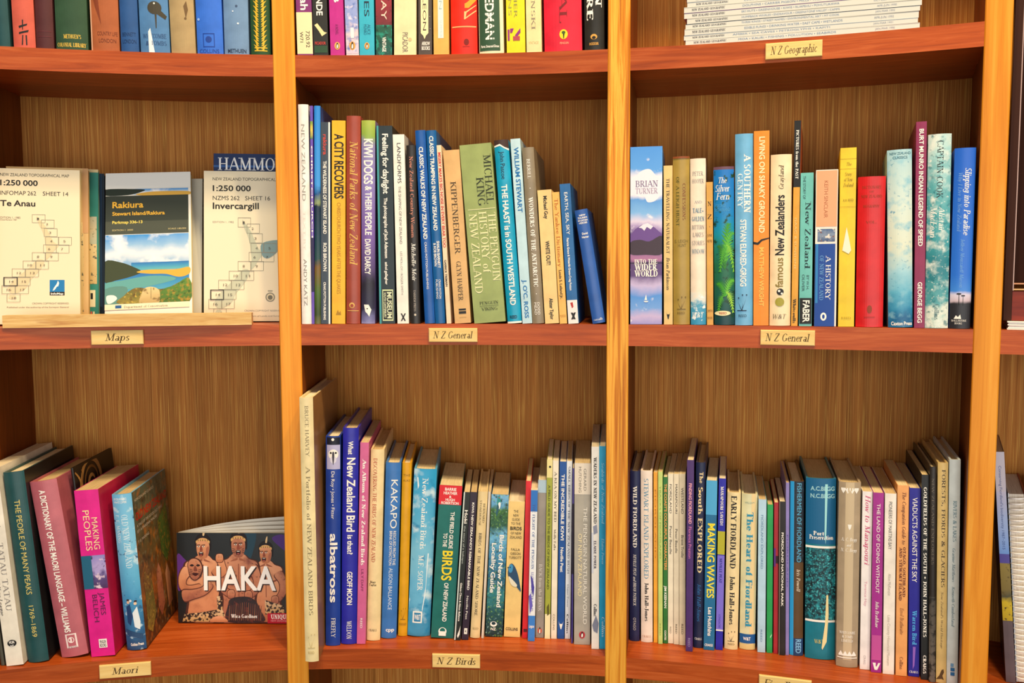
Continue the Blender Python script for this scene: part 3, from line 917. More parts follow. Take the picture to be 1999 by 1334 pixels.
BOOKS=[
('TL',-0.481,1.7387,1.773,-0.2699,-0.0219,0.0148,0.215,0.1462,'H','#15474d',[],'dark teal cloth book cut by the left edge of the photo, beside the salmon one',{}),
('TL',-0.4588,1.7447,1.773,-0.2572,-0.0127,0.0245,0.215,0.1462,'H','#c95a49',[('g', '#1c1a18', ((0.3, 0.88), (0.7, 0.865), (0.68, 0.875), (0.32, 0.892))), ('g', '#1c1a18', ((0.47, 0.845), (0.53, 0.845), (0.5, 0.9), (0.46, 0.9))), ('g', '#1c1a18', ((0.3, 0.915), (0.75, 0.9), (0.72, 0.912), (0.3, 0.925))), ('g', '#1c1a18', ((0.45, 0.93), (0.5, 0.93), (0.46, 0.985), (0.4, 0.985))), ('g', '#1c1a18', ((0.6, 0.93), (0.66, 0.93), (0.66, 0.985), (0.6, 0.985)))],'faded salmon red cloth book with a black brushed character near its foot',{}),
('TL',-0.4363,1.7504,1.773,-0.2443,0.0016,0.0197,0.215,0.1462,'H','#4c1d22',[('p', '#5d262b', 0.9, 0.905, 0.1, 0.9), ('p', '#5d262b', 0.93, 0.935, 0.1, 0.9)],'dark maroon cloth book beside the salmon red one',{}),
('TL',-0.4065,1.7576,1.773,-0.2273,-0.0003,0.0367,0.215,0.1462,'H','#25482f',[('h', "METHUEN'S", 'R', '#d9b64a', 0.925, 0.022, 0.25, 0.8), ('h', 'COLONIAL LIBRARY', 'R', '#d9b64a', 0.972, 0.022, 0.05, 0.95)],'wide dark green cloth book with gold capitals at its foot',{}),
('TL',-0.369,1.7659,1.773,-0.2059,-0.0012,0.033,0.215,0.1462,'H','#a4582f',[('h', 'COUNTRY LIFE', 's', '#6d3018', 0.9, 0.022, 0.25, 0.95), ('h', 'LONDON', 's', '#6d3018', 0.94, 0.022, 0.3, 0.9), ('g', '#7d3a20', ((0.0, 0.6), (0.25, 0.6), (0.4, 0.85), (0.2, 0.75))), ('g', '#d8a98a', ((0.0, 0.6), (0.05, 0.6), (0.06, 1), (0.01, 1)))],'rust brown book in a torn creased jacket',{}),
('TL',-0.3404,1.7716,1.773,-0.1899,-0.0084,0.0209,0.215,0.1462,'H','#20518f',[('h', 'BENNETT', 's', '#122f5a', 0.9, 0.022, 0.12, 0.88), ('h', 'LONDON', 's', '#122f5a', 0.94, 0.022, 0.12, 0.88)],'narrow deep blue cloth book right of the rust brown book',{}),
('TL',-0.3108,1.777,1.773,-0.1732,-0.0151,0.035,0.215,0.1462,'H','#4a7cb0',[('e', '#3f3a2c', 0.55, 0.745, 0.24, 0.95), ('g', '#3f3a2c', ((0.7, 0.75), (0.95, 0.79), (0.9, 0.81), (0.62, 0.78))), ('g', '#3f3a2c', ((0.55, 0.77), (0.62, 0.77), (0.6, 0.86), (0.57, 0.86))), ('e', '#f6f1e8', 0.55, 0.72, 0.03, 1.0), ('h', 'WHITCOMBE', 'r', '#2b4a78', 0.905, 0.024, 0.1, 0.9), ('h', '& TOMBS', 'r', '#2b4a78', 0.945, 0.024, 0.2, 0.9), ('g', '#dfe7ee', ((0.3, 0.88), (0.38, 0.86), (0.5, 1), (0.3, 1)))],'light blue cloth book with a dark brown kiwi printed on its spine',{}),
('TL',-0.2773,1.7826,1.773,-0.1544,-0.0191,0.0296,0.215,0.1462,'H','#ab9368',[('g', '#6b5230', ((0.6, 0.73), (0.72, 0.7), (0.78, 0.75), (0.68, 0.8))), ('e', '#6b5230', 0.66, 0.8, 0.05, 1.0)],'beige cloth book with a small brown stain',{}),
('TL',-0.2449,1.7873,1.773,-0.1362,-0.0129,0.0318,0.215,0.1462,'H','#2e6cd8',[('p', '#1a3f96', 0.88, 0.885, 0.25, 0.7), ('p', '#1a3f96', 0.955, 0.96, 0.25, 0.7), ('p', '#1a3f96', 0.88, 0.96, 0.25, 0.28), ('p', '#1a3f96', 0.88, 0.96, 0.67, 0.7), ('e', '#1a3f96', 0.47, 0.915, 0.12, 1.0), ('h', 'COLLINS', 's', '#1a3f96', 0.982, 0.022, 0.1, 0.85), ('e', '#8fb3ef', 0.1, 0.8, 0.05, 1.0)],'bright cobalt blue cloth book with a dark square emblem',{}),
('TL',-0.2127,1.7914,1.773,-0.1182,-0.0008,0.0303,0.215,0.1462,'H','#6b8db6',[('h', 'METHUEN', 'b', '#23344e', 0.978, 0.022, 0.15, 0.9), ('e', '#3d5273', 0.55, 0.72, 0.05, 1.0), ('e', '#d3dfec', 0.4, 0.75, 0.03, 1.0), ('e', '#d3dfec', 0.6, 0.82, 0.04, 1.0), ('e', '#d3dfec', 0.3, 0.66, 0.03, 1.0)],'mottled grey blue cloth book beside the gold laurel spine',{}),
('TL',-0.183,1.7947,1.773,-0.1016,0.0049,0.0243,0.215,0.1462,'H','#1f4a26',[('laurel', '#e3b535')],'dark green book with a gilt laurel pattern down its spine',{}),
('TM',-0.1267,1.7985,1.773,-0.0716,-0.0108,0.0195,0.215,0.1462,'P','#7f2c70',[('t', 'Hannah', 'b', '#f6f1e8', 0.5, 0.74, 0.3, 0.75), ('label', '#efdcae', 0.752, 0.992), ('t', '720.92', 's', '#1c1a18', 0.86, 0.955, 0.58, 0.82), ('t', 'W71', 's', '#1c1a18', 0.865, 0.925, 0.2, 0.4)],'purple paperback with a cream call number label on its foot',{}),
('TM',-0.1067,1.7998,1.773,-0.0592,-0.0123,0.0183,0.215,0.1462,'P','#23231c',[('t', 'GAWANDE', 'b', '#f6f1e8', 0.5, 0.77, 0.28, 0.68), ('g', '#f2d9a0', ((0.1, 0.825), (0.3, 0.815), (0.75, 0.865), (0.95, 0.87), (0.6, 0.89), (0.4, 0.86))), ('h', 'PICADOR', 'b', '#c23b32', 0.93, 0.016, 0.1, 0.85), ('p', '#2a4a30', 0.945, 0.985, 0.05, 0.95)],'black paperback with white capitals and a small pale falling figure',{}),
('TM',-0.0859,1.801,1.773,-0.0477,-0.0109,0.0177,0.215,0.1462,'P','#bb2489',[('t', 'PLUMB', 'b', '#f6f1e8', 0.45, 0.695, 0.35, 0.7), ('t', 'A NOVEL', 's', '#7d1a5c', 0.82, 0.88, 0.4, 0.6), ('e', '#f3a95a', 0.5, 0.945, 0.2, 1.35), ('G', '#1c1a18', ((0.48, 0.9274), (0.55, 0.9296), (0.59, 0.9471999999999999), (0.56, 0.9593999999999999), (0.44, 0.9593999999999999), (0.4, 0.9471999999999999), (0.44, 0.9361999999999999))), ('G', '#f6f1e8', ((0.49, 0.9371999999999999), (0.54, 0.9383999999999999), (0.556, 0.9493999999999999), (0.53, 0.9571999999999999), (0.45999999999999996, 0.9571999999999999), (0.45, 0.9471999999999999)))],'magenta paperback with an oval bird badge at its foot',{}),
('TM',-0.0668,1.8018,1.773,-0.037,-0.0151,0.0159,0.215,0.1462,'P','#dfd3df',[('a', 'floral', 0.3, 0.99, 0, 1), ('e', '#eda04a', 0.5, 0.945, 0.25, 1.35), ('G', '#1c1a18', ((0.475, 0.9229999999999999), (0.5625, 0.92575), (0.6125, 0.94775), (0.575, 0.963), (0.425, 0.963), (0.375, 0.94775), (0.425, 0.9339999999999999))), ('G', '#f6f1e8', ((0.4875, 0.9352499999999999), (0.55, 0.93675), (0.5700000000000001, 0.9504999999999999), (0.5375, 0.9602499999999999), (0.45, 0.9602499999999999), (0.4375, 0.94775))), ('p', '#f6f1e8', 0.84, 0.9, 0.4, 0.65)],'pale paperback with a lavender blue floral print',{}),
('TM',-0.0484,1.8024,1.773,-0.0268,0.0001,0.0188,0.215,0.1462,'P','#34b0cc',[('t', 'STUDIES', 's', '#1f3140', 0.4, 0.775, 0.35, 0.68), ('t', 'ALICE', 's', '#21708a', 0.82, 0.88, 0.55, 0.75), ('t', 'MUNRO', 's', '#21708a', 0.82, 0.88, 0.3, 0.5), ('e', '#eda04a', 0.5, 0.945, 0.17, 1.35), ('G', '#1c1a18', ((0.483, 0.93004), (0.5425, 0.9319099999999999), (0.5765, 0.94687), (0.551, 0.95724), (0.449, 0.95724), (0.415, 0.94687), (0.449, 0.9375199999999999))), ('G', '#f6f1e8', ((0.4915, 0.9383699999999999), (0.534, 0.93939), (0.5476, 0.9487399999999999), (0.5255, 0.9553699999999999), (0.46599999999999997, 0.9553699999999999), (0.4575, 0.94687)))],'cyan paperback with dark capitals and an oval bird badge',{}),
('TM',-0.0267,1.8028,1.773,-0.0148,0.0038,0.0204,0.215,0.1462,'P','#1c2b22',[('a', 'redcloth', 0, 0.83, 0, 1), ('a', 'tealleaf', 0.825, 1, 0, 1), ('t', 'SATURDAY', 's', '#ecd2c0', 0.35, 0.795, 0.35, 0.68), ('t', 'VINTAGE', 'b', '#f6f1e8', 0.895, 0.98, 0.4, 0.62)],'dark paperback, crimson above and mottled green below',{}),
('TM',0.0001,1.803,1.773,0.0001,0.0133,0.0281,0.215,0.1462,'P','#f2ddad',[('t', 'PICADOR', 's', '#6d6a62', 0.87, 0.985, 0.38, 0.62), ('e', '#cdb98b', 0.72, 0.91, 0.08, 1.0)],'thick plain cream paperback with small grey capitals at its foot',{}),
('TM',0.0257,1.8028,1.773,0.0143,0.0077,0.0172,0.215,0.1462,'P','#50453d',[('p', '#f1e0b0', 0.2, 0.875, 0.18, 0.74), ('g', '#f1e0b0', ((0.18, 0.875), (0.74, 0.875), (0.56, 0.89), (0.46, 0.91), (0.36, 0.89))), ('t', 'DONNA LEON', 's', '#4a4038', 0.35, 0.86, 0.34, 0.58), ('h', 'ARROW', 'b', '#f6f1e8', 0.935, 0.02, 0.25, 0.85), ('h', 'BOOKS', 'b', '#f6f1e8', 0.962, 0.02, 0.25, 0.85), ('e', '#8a7a70', 0.85, 0.78, 0.04, 1.0), ('e', '#8a7a70', 0.88, 0.85, 0.04, 1.0)],'brown grey paperback with a cream pointed banner',{}),
('TM',0.0463,1.8024,1.773,0.0256,-0.0002,0.0195,0.215,0.1462,'P','#dfae55',[('p', '#f3efdf', 0.2, 0.905, 0.3, 0.66), ('t', 'WATSON', 's', '#9fb4bd', 0.4, 0.74, 0.38, 0.56), ('t', 'SUMMER', 's', '#a9c6d8', 0.8, 0.9, 0.42, 0.56)],'tan paperback with a pale strip and faint blue letters',{}),
('TM',0.0753,1.8014,1.773,0.0417,-0.0069,0.0332,0.215,0.1462,'H','#e92a16',[('g', '#f0a02e', ((0.55, 0.71), (0.62, 0.705), (0.98, 0.66), (0.98, 0.69), (0.7, 0.735), (0.55, 0.735))), ('g', '#f0c080', ((0.53, 0.755), (0.6, 0.755), (0.98, 0.715), (0.98, 0.72), (0.62, 0.762), (0.58, 0.79), (0.98, 0.745), (0.98, 0.752), (0.56, 0.8), (0.52, 0.8))), ('p', '#f5a26a', 0.838, 0.846, 0.05, 0.97), ('e', '#7d1a10', 0.6, 0.93, 0.1, 1.2), ('p', '#7d1a10', 0.955, 0.958, 0.45, 0.72)],'bright red book with two orange ribbons and a thin pale line',{}),
('TM',0.1102,1.7996,1.773,0.0612,-0.0161,0.0311,0.215,0.1462,'H','#efe3c0',[('p', '#34533c', 0, 0.985, 0.02, 0.86), ('t', 'THOMAS L. FRIEDMAN', 'b', '#f6f1e8', 0.2, 0.92, 0.28, 0.62), ('h', 'Farrar, Straus and Giroux', 'b', '#f6f1e8', 0.958, 0.014, 0.08, 0.82)],'dark green spine with tall white capitals on a cream book',{}),
('TM',0.1414,1.7974,1.773,0.0785,-0.0137,0.0234,0.215,0.1462,'P','#f1d916',[('t', 'CHRISTOPHER', 's', '#8e9048', 0.3, 0.8, 0.42, 0.6), ('t', 'HITCHENS', 's', '#9ea050', 0.4, 0.785, 0.12, 0.3), ('p', '#8d2f7e', 0.865, 0.93, 0.06, 0.17), ('g', '#8d2f7e', ((0.45, 0.9), (0.75, 0.86), (0.76, 0.885), (0.55, 0.91))), ('p', '#b04a50', 0.905, 0.93, 0.35, 0.72), ('g', '#8d2f7e', ((0.2, 0.86), (0.4, 0.86), (0.3, 0.885), (0.2, 0.885)))],'bright yellow paperback with purple block marks at its foot',{}),
('TM',0.1643,1.7955,1.773,0.0912,-0.016,0.0191,0.215,0.1462,'P','#ecd8a0',[('t', 'N KARPINSKI', 'r', '#8f8470', 0.4, 0.87, 0.35, 0.6), ('h', 'VINTAGE', 's', '#c4b27f', 0.945, 0.016, 0.15, 0.8)],'cream paperback with pale grey capitals beside the crimson book',{}),
('TM',0.2005,1.7918,1.773,0.1115,-0.0184,0.0472,0.215,0.1462,'H','#d81f38',[('t', 'NAVAL', 'r', '#7b1a20', 0.38, 0.84, 0.42, 0.62), ('e', '#f0d22a', 0.52, 0.905, 0.11, 1.15), ('g', '#1c1a18', ((0.5, 0.89), (0.56, 0.89), (0.54, 0.91), (0.53, 0.93), (0.51, 0.93))), ('e', '#3c5a1e', 0.52, 0.895, 0.05, 0.8), ('h', 'PENGUIN', 's', '#f0b08a', 0.955, 0.012, 0.42, 0.65)],'wide crimson book with dark capitals and a yellow badge',{}),
('TM',0.2393,1.7871,1.773,0.1331,-0.0124,0.0246,0.215,0.1462,'H','#26241f',[('t', 'JOHN', 'R', '#f6f1e8', 0.42, 0.76, 0.58, 0.88), ('t', 'LE CARRÉ', 'R', '#f6f1e8', 0.3, 0.83, 0.14, 0.44), ('e', '#d9a04a', 0.48, 0.925, 0.17, 0.8), ('e', '#1c1a18', 0.48, 0.93, 0.1, 0.8), ('h', 'HODDER', 'b', '#d9a04a', 0.965, 0.014, 0.25, 0.72)],'black book with large white serif capitals against the upright',{}),
('MM',-0.1324,1.7981,1.4306,-0.0752,0.0046,0.0127,0.2812,0.185,'H','#f3ede6',[('t', 'NEW ZEALAND', 's', '#9a948c', 0.09, 0.435, 0.28, 0.62), ('t', 'TEXT BY', 's', '#e0d8cf', 0.48, 0.66, 0.34, 0.56), ('t', 'ANDY KATZ', 's', '#8d877f', 0.7, 0.915, 0.3, 0.62)],'tall white book with thin widely spaced grey capitals, leaning on the left upright',{}),
('MM',-0.1241,1.7987,1.4306,-0.0691,0.0133,0.0033,0.2794,0.185,'P','#6748b5',[('a', 'grassart', 0.07, 0.15, 0, 1), ('t', 'CHRISTCHURCH', 'b', '#f6f1e8', 0.18, 0.6, 0.25, 0.75), ('p', '#2c2550', 0.6, 0.85, 0, 1)],'thin purple paperback between the tall white book and the sky blue one',{}),
('MM',-0.1182,1.7991,1.4306,-0.0657,0.0182,0.0078,0.2794,0.185,'H','#1f78cf',[('a', 'bluegrass', 0, 1, 0, 1)],'sky blue book with dark water and grass at its foot',{'side': '#2f55a8'}),
('MM',-0.1076,1.7998,1.4306,-0.0597,0.0182,0.0123,0.2588,0.176,'P','#33404f',[('p', '#f6f1e8', 0, 1, 0.8, 0.96), ('t', 'rakiura', 'b', '#c5463d', 0.06, 0.16, 0.25, 0.62), ('t', 'THE WILDERNESS OF STEWART ISLAND', 'b', '#f6f1e8', 0.19, 0.55, 0.25, 0.58), ('t', 'ROB BROWN', 'b', '#f6f1e8', 0.595, 0.735, 0.25, 0.58), ('t', 'CRAIG POTTON PUBLISHING', 'b', '#f6f1e8', 0.79, 0.98, 0.27, 0.5)],'slate grey book with white capitals and one red word at its top',{}),
('MM',-0.0913,1.8007,1.4306,-0.0507,0.0196,0.0172,0.2608,0.1773,'P','#f0b30e',[('t', 'A CITY RECOVERS', 'b', '#1c1a18', 0.065, 0.38, 0.2, 0.85), ('t', 'CHRISTCHURCH TWO YEARS AFTER THE QUAKES', 's', '#b3841c', 0.4, 0.85, 0.38, 0.66), ('g', '#a97c12', ((0.3, 0.955), (0.45, 0.93), (0.55, 0.945), (0.65, 0.935), (0.7, 0.955)))],'yellow paperback with black condensed capitals reading A CITY RECOVERS',{}),
('MM',-0.0724,1.8015,1.4306,-0.0401,0.019,0.018,0.2668,0.1814,'H','#9f4736',[('t', 'National Parks of New Zealand', 'i', '#e0b45c', 0.12, 0.715, 0.26, 0.8), ('e', '#e0b45c', 0.42, 0.91, 0.2, 1.0), ('e', '#9f4736', 0.42, 0.912, 0.13, 1.0), ('p', '#e0b45c', 0.935, 0.938, 0.1, 0.9)],'rust red book with gold italic serif lettering',{}),
('MM',-0.053,1.8022,1.4306,-0.0294,0.0171,0.0176,0.261,0.1775,'H','#7a6fae',[('a', 'kiwidogs', 0, 1, 0, 1), ('t', 'KIWI DOGS', 'b', '#f6f1e8', 0.09, 0.31, 0.2, 0.82), ('t', '& THEIR PEOPLE', 'b', '#f6f1e8', 0.32, 0.56, 0.3, 0.75), ('t', 'DAVID DARCY', 'b', '#f6f1e8', 0.58, 0.755, 0.28, 0.68), ('g', '#f6f1e8', ((0.2, 0.905), (0.55, 0.905), (0.75, 0.93), (0.6, 0.965), (0.45, 0.95), (0.3, 0.94))), ('e', '#1c1a18', 0.45, 0.925, 0.05, 1.0)],'lilac book with green top and white capitals reading KIWI DOGS',{}),
('MM',-0.0278,1.8028,1.4306,-0.0154,-0.0013,0.0205,0.2541,0.1728,'P','#14262b',[('p', '#3f9aa0', 0, 1, 0.02, 0.14), ('t', 'Feeling for daylight', 'b', '#f6f1e8', 0.04, 0.34, 0.38, 0.72), ('t', 'The photographs of Jack Adamson', 'b', '#f6f1e8', 0.36, 0.665, 0.42, 0.62), ('t', 'athol gallagher', 'b', '#f6f1e8', 0.685, 0.8, 0.42, 0.58), ('p', '#cfd9a8', 0.825, 0.985, 0.22, 0.9), ('p', '#1c1a18', 0.832, 0.978, 0.27, 0.85), ('t', 'MUSEUM', 'b', '#dfe5c0', 0.838, 0.972, 0.52, 0.8), ('t', 'SOUTH CANTERBURY', 'b', '#dfe5c0', 0.84, 0.97, 0.32, 0.45)],'black book with a teal edge and a framed museum stamp at its foot',{}),
('MM',-0.0071,1.803,1.4306,-0.0039,-0.0116,0.0147,0.243,0.1652,'P','#f4ece0',[('t', 'LANDFORMS', 's', '#1c1a18', 0.045, 0.255, 0.34, 0.66), ('t', 'THE SHAPING OF NEW ZEALAND', 's', '#76716b', 0.27, 0.575, 0.38, 0.6), ('t', 'LES MOLLOY / ROGER SMITH', 's', '#8d8882', 0.615, 0.845, 0.4, 0.58), ('g', '#1c1a18', ((0.3, 0.945), (0.42, 0.945), (0.75, 0.985), (0.62, 0.985))), ('g', '#1c1a18', ((0.65, 0.945), (0.77, 0.945), (0.42, 0.985), (0.3, 0.985)))],'white paperback reading LANDFORMS with a black cross mark at its foot',{}),
('MM',0.009,1.803,1.4306,0.005,-0.0142,0.0118,0.2293,0.1559,'H','#2a2624',[('t', 'New Zealand Country Women', 'r', '#d98c74', 0.06, 0.515, 0.3, 0.68), ('t', 'Michelle Moir', 'i', '#f6f1e8', 0.545, 0.76, 0.28, 0.72), ('t', 'TANDEM PRESS', 'r', '#b9aca0', 0.81, 0.93, 0.38, 0.6), ('e', '#d8cbb8', 0.5, 0.95, 0.12, 1.0)],'charcoal book with salmon pink serif lettering and white script',{}),
('MM',0.0278,1.8028,1.4306,0.0154,-0.0398,0.0131,0.2481,0.1687,'H','#1556a6',[('t', 'CLASSIC WALKS OF NEW ZEALAND', 'b', '#f6f1e8', 0.085, 0.56, 0.3, 0.68), ('t', 'CRAIG POTTON PUBLISHING', 's', '#f6f1e8', 0.575, 0.82, 0.38, 0.58)],'royal blue book, the left one of a matching pair, reading CLASSIC WALKS',{}),
('MM',0.0413,1.8025,1.4306,0.023,-0.0381,0.0128,0.2479,0.1686,'H','#0e5c9c',[('t', 'CLASSIC TRAMPING IN NEW ZEALAND', 'b', '#f6f1e8', 0.03, 0.515, 0.3, 0.68), ('t', 'SHAUN BARNETT', 'b', '#f6f1e8', 0.57, 0.71, 0.55, 0.8), ('t', '& ROB BROWN', 'b', '#f6f1e8', 0.58, 0.7, 0.2, 0.45), ('t', 'CRAIG POTTON', 's', '#f6f1e8', 0.77, 0.87, 0.55, 0.75), ('t', 'PUBLISHING', 's', '#f6f1e8', 0.77, 0.87, 0.25, 0.45)],'royal blue book, the right one of a matching pair, reading CLASSIC TRAMPING',{}),
('MM',0.0528,1.8022,1.4306,0.0292,-0.0474,0.0058,0.2291,0.1558,'P','#edd3b0',[('t', 'MISERY MAKES BIG NOISE IN EVERY BEAR TOO', 'b', '#c83a2c', 0.04, 0.57, 0.2, 0.8), ('t', 'GARRICK TREMAIN', 'b', '#1c1a18', 0.64, 0.79, 0.25, 0.7)],'thin cream paperback with red lettering beside the blue pair',{}),
('MM',0.071,1.8016,1.4306,0.0394,-0.0601,0.0209,0.2225,0.1513,'P','#d8ab6c',[('t', 'KIPPENBERGER', 'r', '#4c3a22', 0.18, 0.6, 0.32, 0.66), ('t', 'GLYN HARPER', 'r', '#4c3a22', 0.64, 0.87, 0.34, 0.62), ('p', '#1c1a18', 0.915, 0.925, 0.3, 0.75), ('p', '#1c1a18', 0.93, 0.945, 0.3, 0.75), ('p', '#8b6a3a', 0.965, 0.967, 0.3, 0.75)],'tan paperback with wide spaced brown serif capitals, left of the olive green book',{}),
('MM',0.1063,1.7999,1.4306,0.059,-0.0775,0.0407,0.229,0.1557,'P','#94a25d',[('t', 'MICHAEL', 'r', '#2d3318', 0.06, 0.335, 0.72, 0.95), ('t', 'KING', 'r', '#2d3318', 0.185, 0.345, 0.44, 0.67), ('t', 'THE PENGUIN', 'r', '#e9e4b0', 0.385, 0.77, 0.72, 0.95), ('t', 'HISTORY of', 'r', '#e9e4b0', 0.375, 0.72, 0.43, 0.67), ('t', 'NEW ZEALAND', 'r', '#e9e4b0', 0.38, 0.83, 0.12, 0.36), ('p', '#e9e4b0', 0.36, 0.363, 0.1, 0.97), ('h', 'PENGUIN', 'r', '#2d3318', 0.888, 0.017, 0.22, 0.82), ('h', 'VIKING', 'r', '#2d3318', 0.922, 0.017, 0.26, 0.78), ('p', '#2d3318', 0.904, 0.906, 0.22, 0.82)],'thick olive green paperback with cream and dark serif capitals',{}),
('MM',0.1384,1.7977,1.4306,0.0769,-0.0722,0.0184,0.2342,0.1593,'H','#0f9dc4',[('g', '#43302b', ((0, -0.002), (1, -0.002), (1, 0.05), (0.7, 0.04), (0.4, 0.022), (0, 0.03))), ('g', '#f6f1e8', ((0, 0.028), (0.4, 0.02), (0.7, 0.038), (1, 0.048), (1, 0.058), (0.7, 0.046), (0.4, 0.03), (0, 0.036))), ('t', 'John Pascoe', 's', '#1c2d38', 0.06, 0.21, 0.35, 0.65), ('t', 'THE HAAST is in SOUTH WESTLAND', 'b', '#f6f1e8', 0.24, 0.9, 0.3, 0.68), ('h', 'REED', 'b', '#1c3140', 0.965, 0.016, 0.2, 0.7), ('p', '#f6f1e8', 0.99, 1, 0, 1)],'cyan book with a torn dark top and bold white capitals',{}),
('MM',0.1548,1.7963,1.4306,0.086,-0.0635,0.0124,0.2357,0.1603,'P','#bcdbe6',[('t', 'WILLIAM STEWART', 'b', '#1c6fb0', 0.045, 0.395, 0.3, 0.75), ('t', "J. O'C. ROSS", 'b', '#1c6fb0', 0.76, 0.97, 0.3, 0.7)],'pale ice blue paperback with bold blue capitals',{}),
('MM',0.1688,1.7951,1.4306,0.0938,-0.0589,0.0149,0.2246,0.1527,'H','#8c7f69',[('t', 'BERRILL', 'r', '#f6f1e8', 0.065, 0.175, 0.35, 0.62), ('e', '#f6f1e8', 0.5, 0.23, 0.04, 1.0), ('t', 'WONDERS OF THE ANTARCTIC', 'R', '#f6f1e8', 0.28, 0.79, 0.32, 0.68), ('e', '#f6f1e8', 0.5, 0.83, 0.04, 1.0), ('t', 'DODD', 's', '#f6f1e8', 0.88, 0.95, 0.52, 0.72), ('t', 'MEAD', 's', '#f6f1e8', 0.88, 0.95, 0.25, 0.45)],'taupe book with white serif capitals about the Antarctic',{}),
('MM',0.1866,1.7933,1.4306,0.1037,-0.0582,0.0178,0.1705,0.1159,'P','#edc984',[('t', 'Michael Guy', 'b', '#1c1a18', 0.045, 0.215, 0.4, 0.65), ('t', 'WHITE OUT!', 'b', '#1c1a18', 0.38, 0.56, 0.36, 0.64), ('t', 'Alister Taylor', 'b', '#1c1a18', 0.81, 0.97, 0.4, 0.65)],'short cream paperback reading WHITE OUT in small black capitals',{}),
('MM',0.2012,1.7917,1.4306,0.1118,-0.061,0.0093,0.1677,0.1141,'P','#efb85a',[('t', 'The Yankee Dictionary', 'r', '#b9661c', 0.05, 0.57, 0.25, 0.75), ('t', 'Louis S. Leland Jr.', 'b', '#43321c', 0.59, 0.81, 0.3, 0.65), ('h', 'McINDOE', 's', '#b88a3a', 0.94, 0.02, 0.12, 0.88)],'slim short golden yellow paperback with orange lettering',{}),
('MM',0.214,1.7903,1.4306,0.119,-0.0637,0.0134,0.1779,0.121,'P','#1662a2',[('t', 'EARTH, SEA, SKY', 's', '#f6f1e8', 0.06, 0.36, 0.38, 0.68), ('t', 'Patricia Grace & Waiariki Grace-Craig Potton', 'b', '#f6f1e8', 0.385, 0.76, 0.35, 0.55), ('p', '#efe4e0', 0.83, 1, 0.02, 0.98), ('g', '#b5332c', ((0.3, 0.85), (0.55, 0.845), (0.6, 0.88), (0.45, 0.89))), ('g', '#1c1a18', ((0.3, 0.92), (0.5, 0.92), (0.75, 0.97), (0.55, 0.97))), ('g', '#1c1a18', ((0.6, 0.92), (0.8, 0.92), (0.5, 0.97), (0.3, 0.97)))],'short blue paperback with a white band at its foot',{}),
('MM',0.2461,1.7861,1.4306,0.1369,-0.1621,0.0161,0.1459,0.1,'H','#2d5cab',[('h', 'NEW', 'b', '#f6f1e8', 0.05, 0.014, 0.3, 0.8), ('h', "ZEALAND'S", 'b', '#f6f1e8', 0.072, 0.014, 0.15, 0.9), ('h', 'MOUNTAIN', 'b', '#f6f1e8', 0.095, 0.014, 0.15, 0.9), ('h', 'HEROES', 'b', '#f6f1e8', 0.117, 0.014, 0.2, 0.85), ('h', 'David', 'b', '#f6f1e8', 0.21, 0.018, 0.3, 0.75), ('h', 'Hamer', 'b', '#f6f1e8', 0.24, 0.018, 0.25, 0.8), ('h', 'cassells', 'i', '#f6f1e8', 0.965, 0.02, 0.15, 0.85)],'small plain blue book leaning left beside the middle upright',{}),
('MR',0.305,1.777,1.4306,0.16,-0.0062,0.0394,0.2216,0.1507,'P','#4f97e0',[('a', 'turner', 0, 1, 0, 1), ('G', '#ebe6f2', ((0, 0.19), (0.15, 0.17), (0.3, 0.14), (0.5, 0.125), (0.65, 0.13), (0.8, 0.16), (1, 0.175), (1, 0.25), (0.8, 0.3), (0.55, 0.31), (0.45, 0.28), (0.3, 0.265), (0, 0.25))), ('g', '#6a4a90', ((0, 0.495), (0.15, 0.46), (0.35, 0.437), (0.55, 0.427), (0.75, 0.45), (1, 0.49), (1, 0.56), (0, 0.56))), ('g', '#e8e0ee', ((0.26, 0.452), (0.4, 0.434), (0.55, 0.427), (0.72, 0.446), (0.64, 0.462), (0.52, 0.448), (0.44, 0.47), (0.36, 0.455))), ('G', '#41333f', ((0, 0.535), (0.3, 0.52), (0.6, 0.53), (1, 0.5), (1, 0.6), (0.5, 0.605), (0, 0.6))), ('p', '#3a2a4a', 0.648, 0.655, 0, 1), ('h', 'BRIAN', 'r', '#7f7291', 0.206, 0.034, 0.16, 0.87), ('h', 'TURNER', 'r', '#a18fa8', 0.246, 0.03, 0.16, 0.87), ('h', 'INTO THE', 'R', '#f6f1e8', 0.643, 0.024, 0.13, 0.85), ('h', 'WIDER', 'R', '#f6f1e8', 0.675, 0.034, 0.13, 0.86), ('h', 'WORLD', 'R', '#f6f1e8', 0.711, 0.034, 0.13, 0.86), ('g', '#f6f1e8', ((0.5, 0.83), (0.53, 0.862), (0.45, 0.862))), ('g', '#f6f1e8', ((0.42, 0.867), (0.58, 0.867), (0.54, 0.874), (0.46, 0.874)))],'wide paperback with a purple mountain, lake and blue sky on its spine',{}),
('MR',0.3323,1.7721,1.4306,0.1753,-0.0114,0.0108,0.1976,0.1343,'P','#e4c17c',[('t', 'THE TRAVELLING NATURALIST', 'r', '#3b2f20', 0.08, 0.55, 0.3, 0.65), ('t', 'Brian Parkinson', 'i', '#3b2f20', 0.575, 0.78, 0.3, 0.68), ('g', '#1c1a18', ((0.25, 0.92), (0.35, 0.935), (0.65, 0.935), (0.75, 0.92), (0.6, 0.95), (0.55, 0.965), (0.45, 0.965), (0.4, 0.95)))],'narrow cream paperback right of the mountain spine',{}),
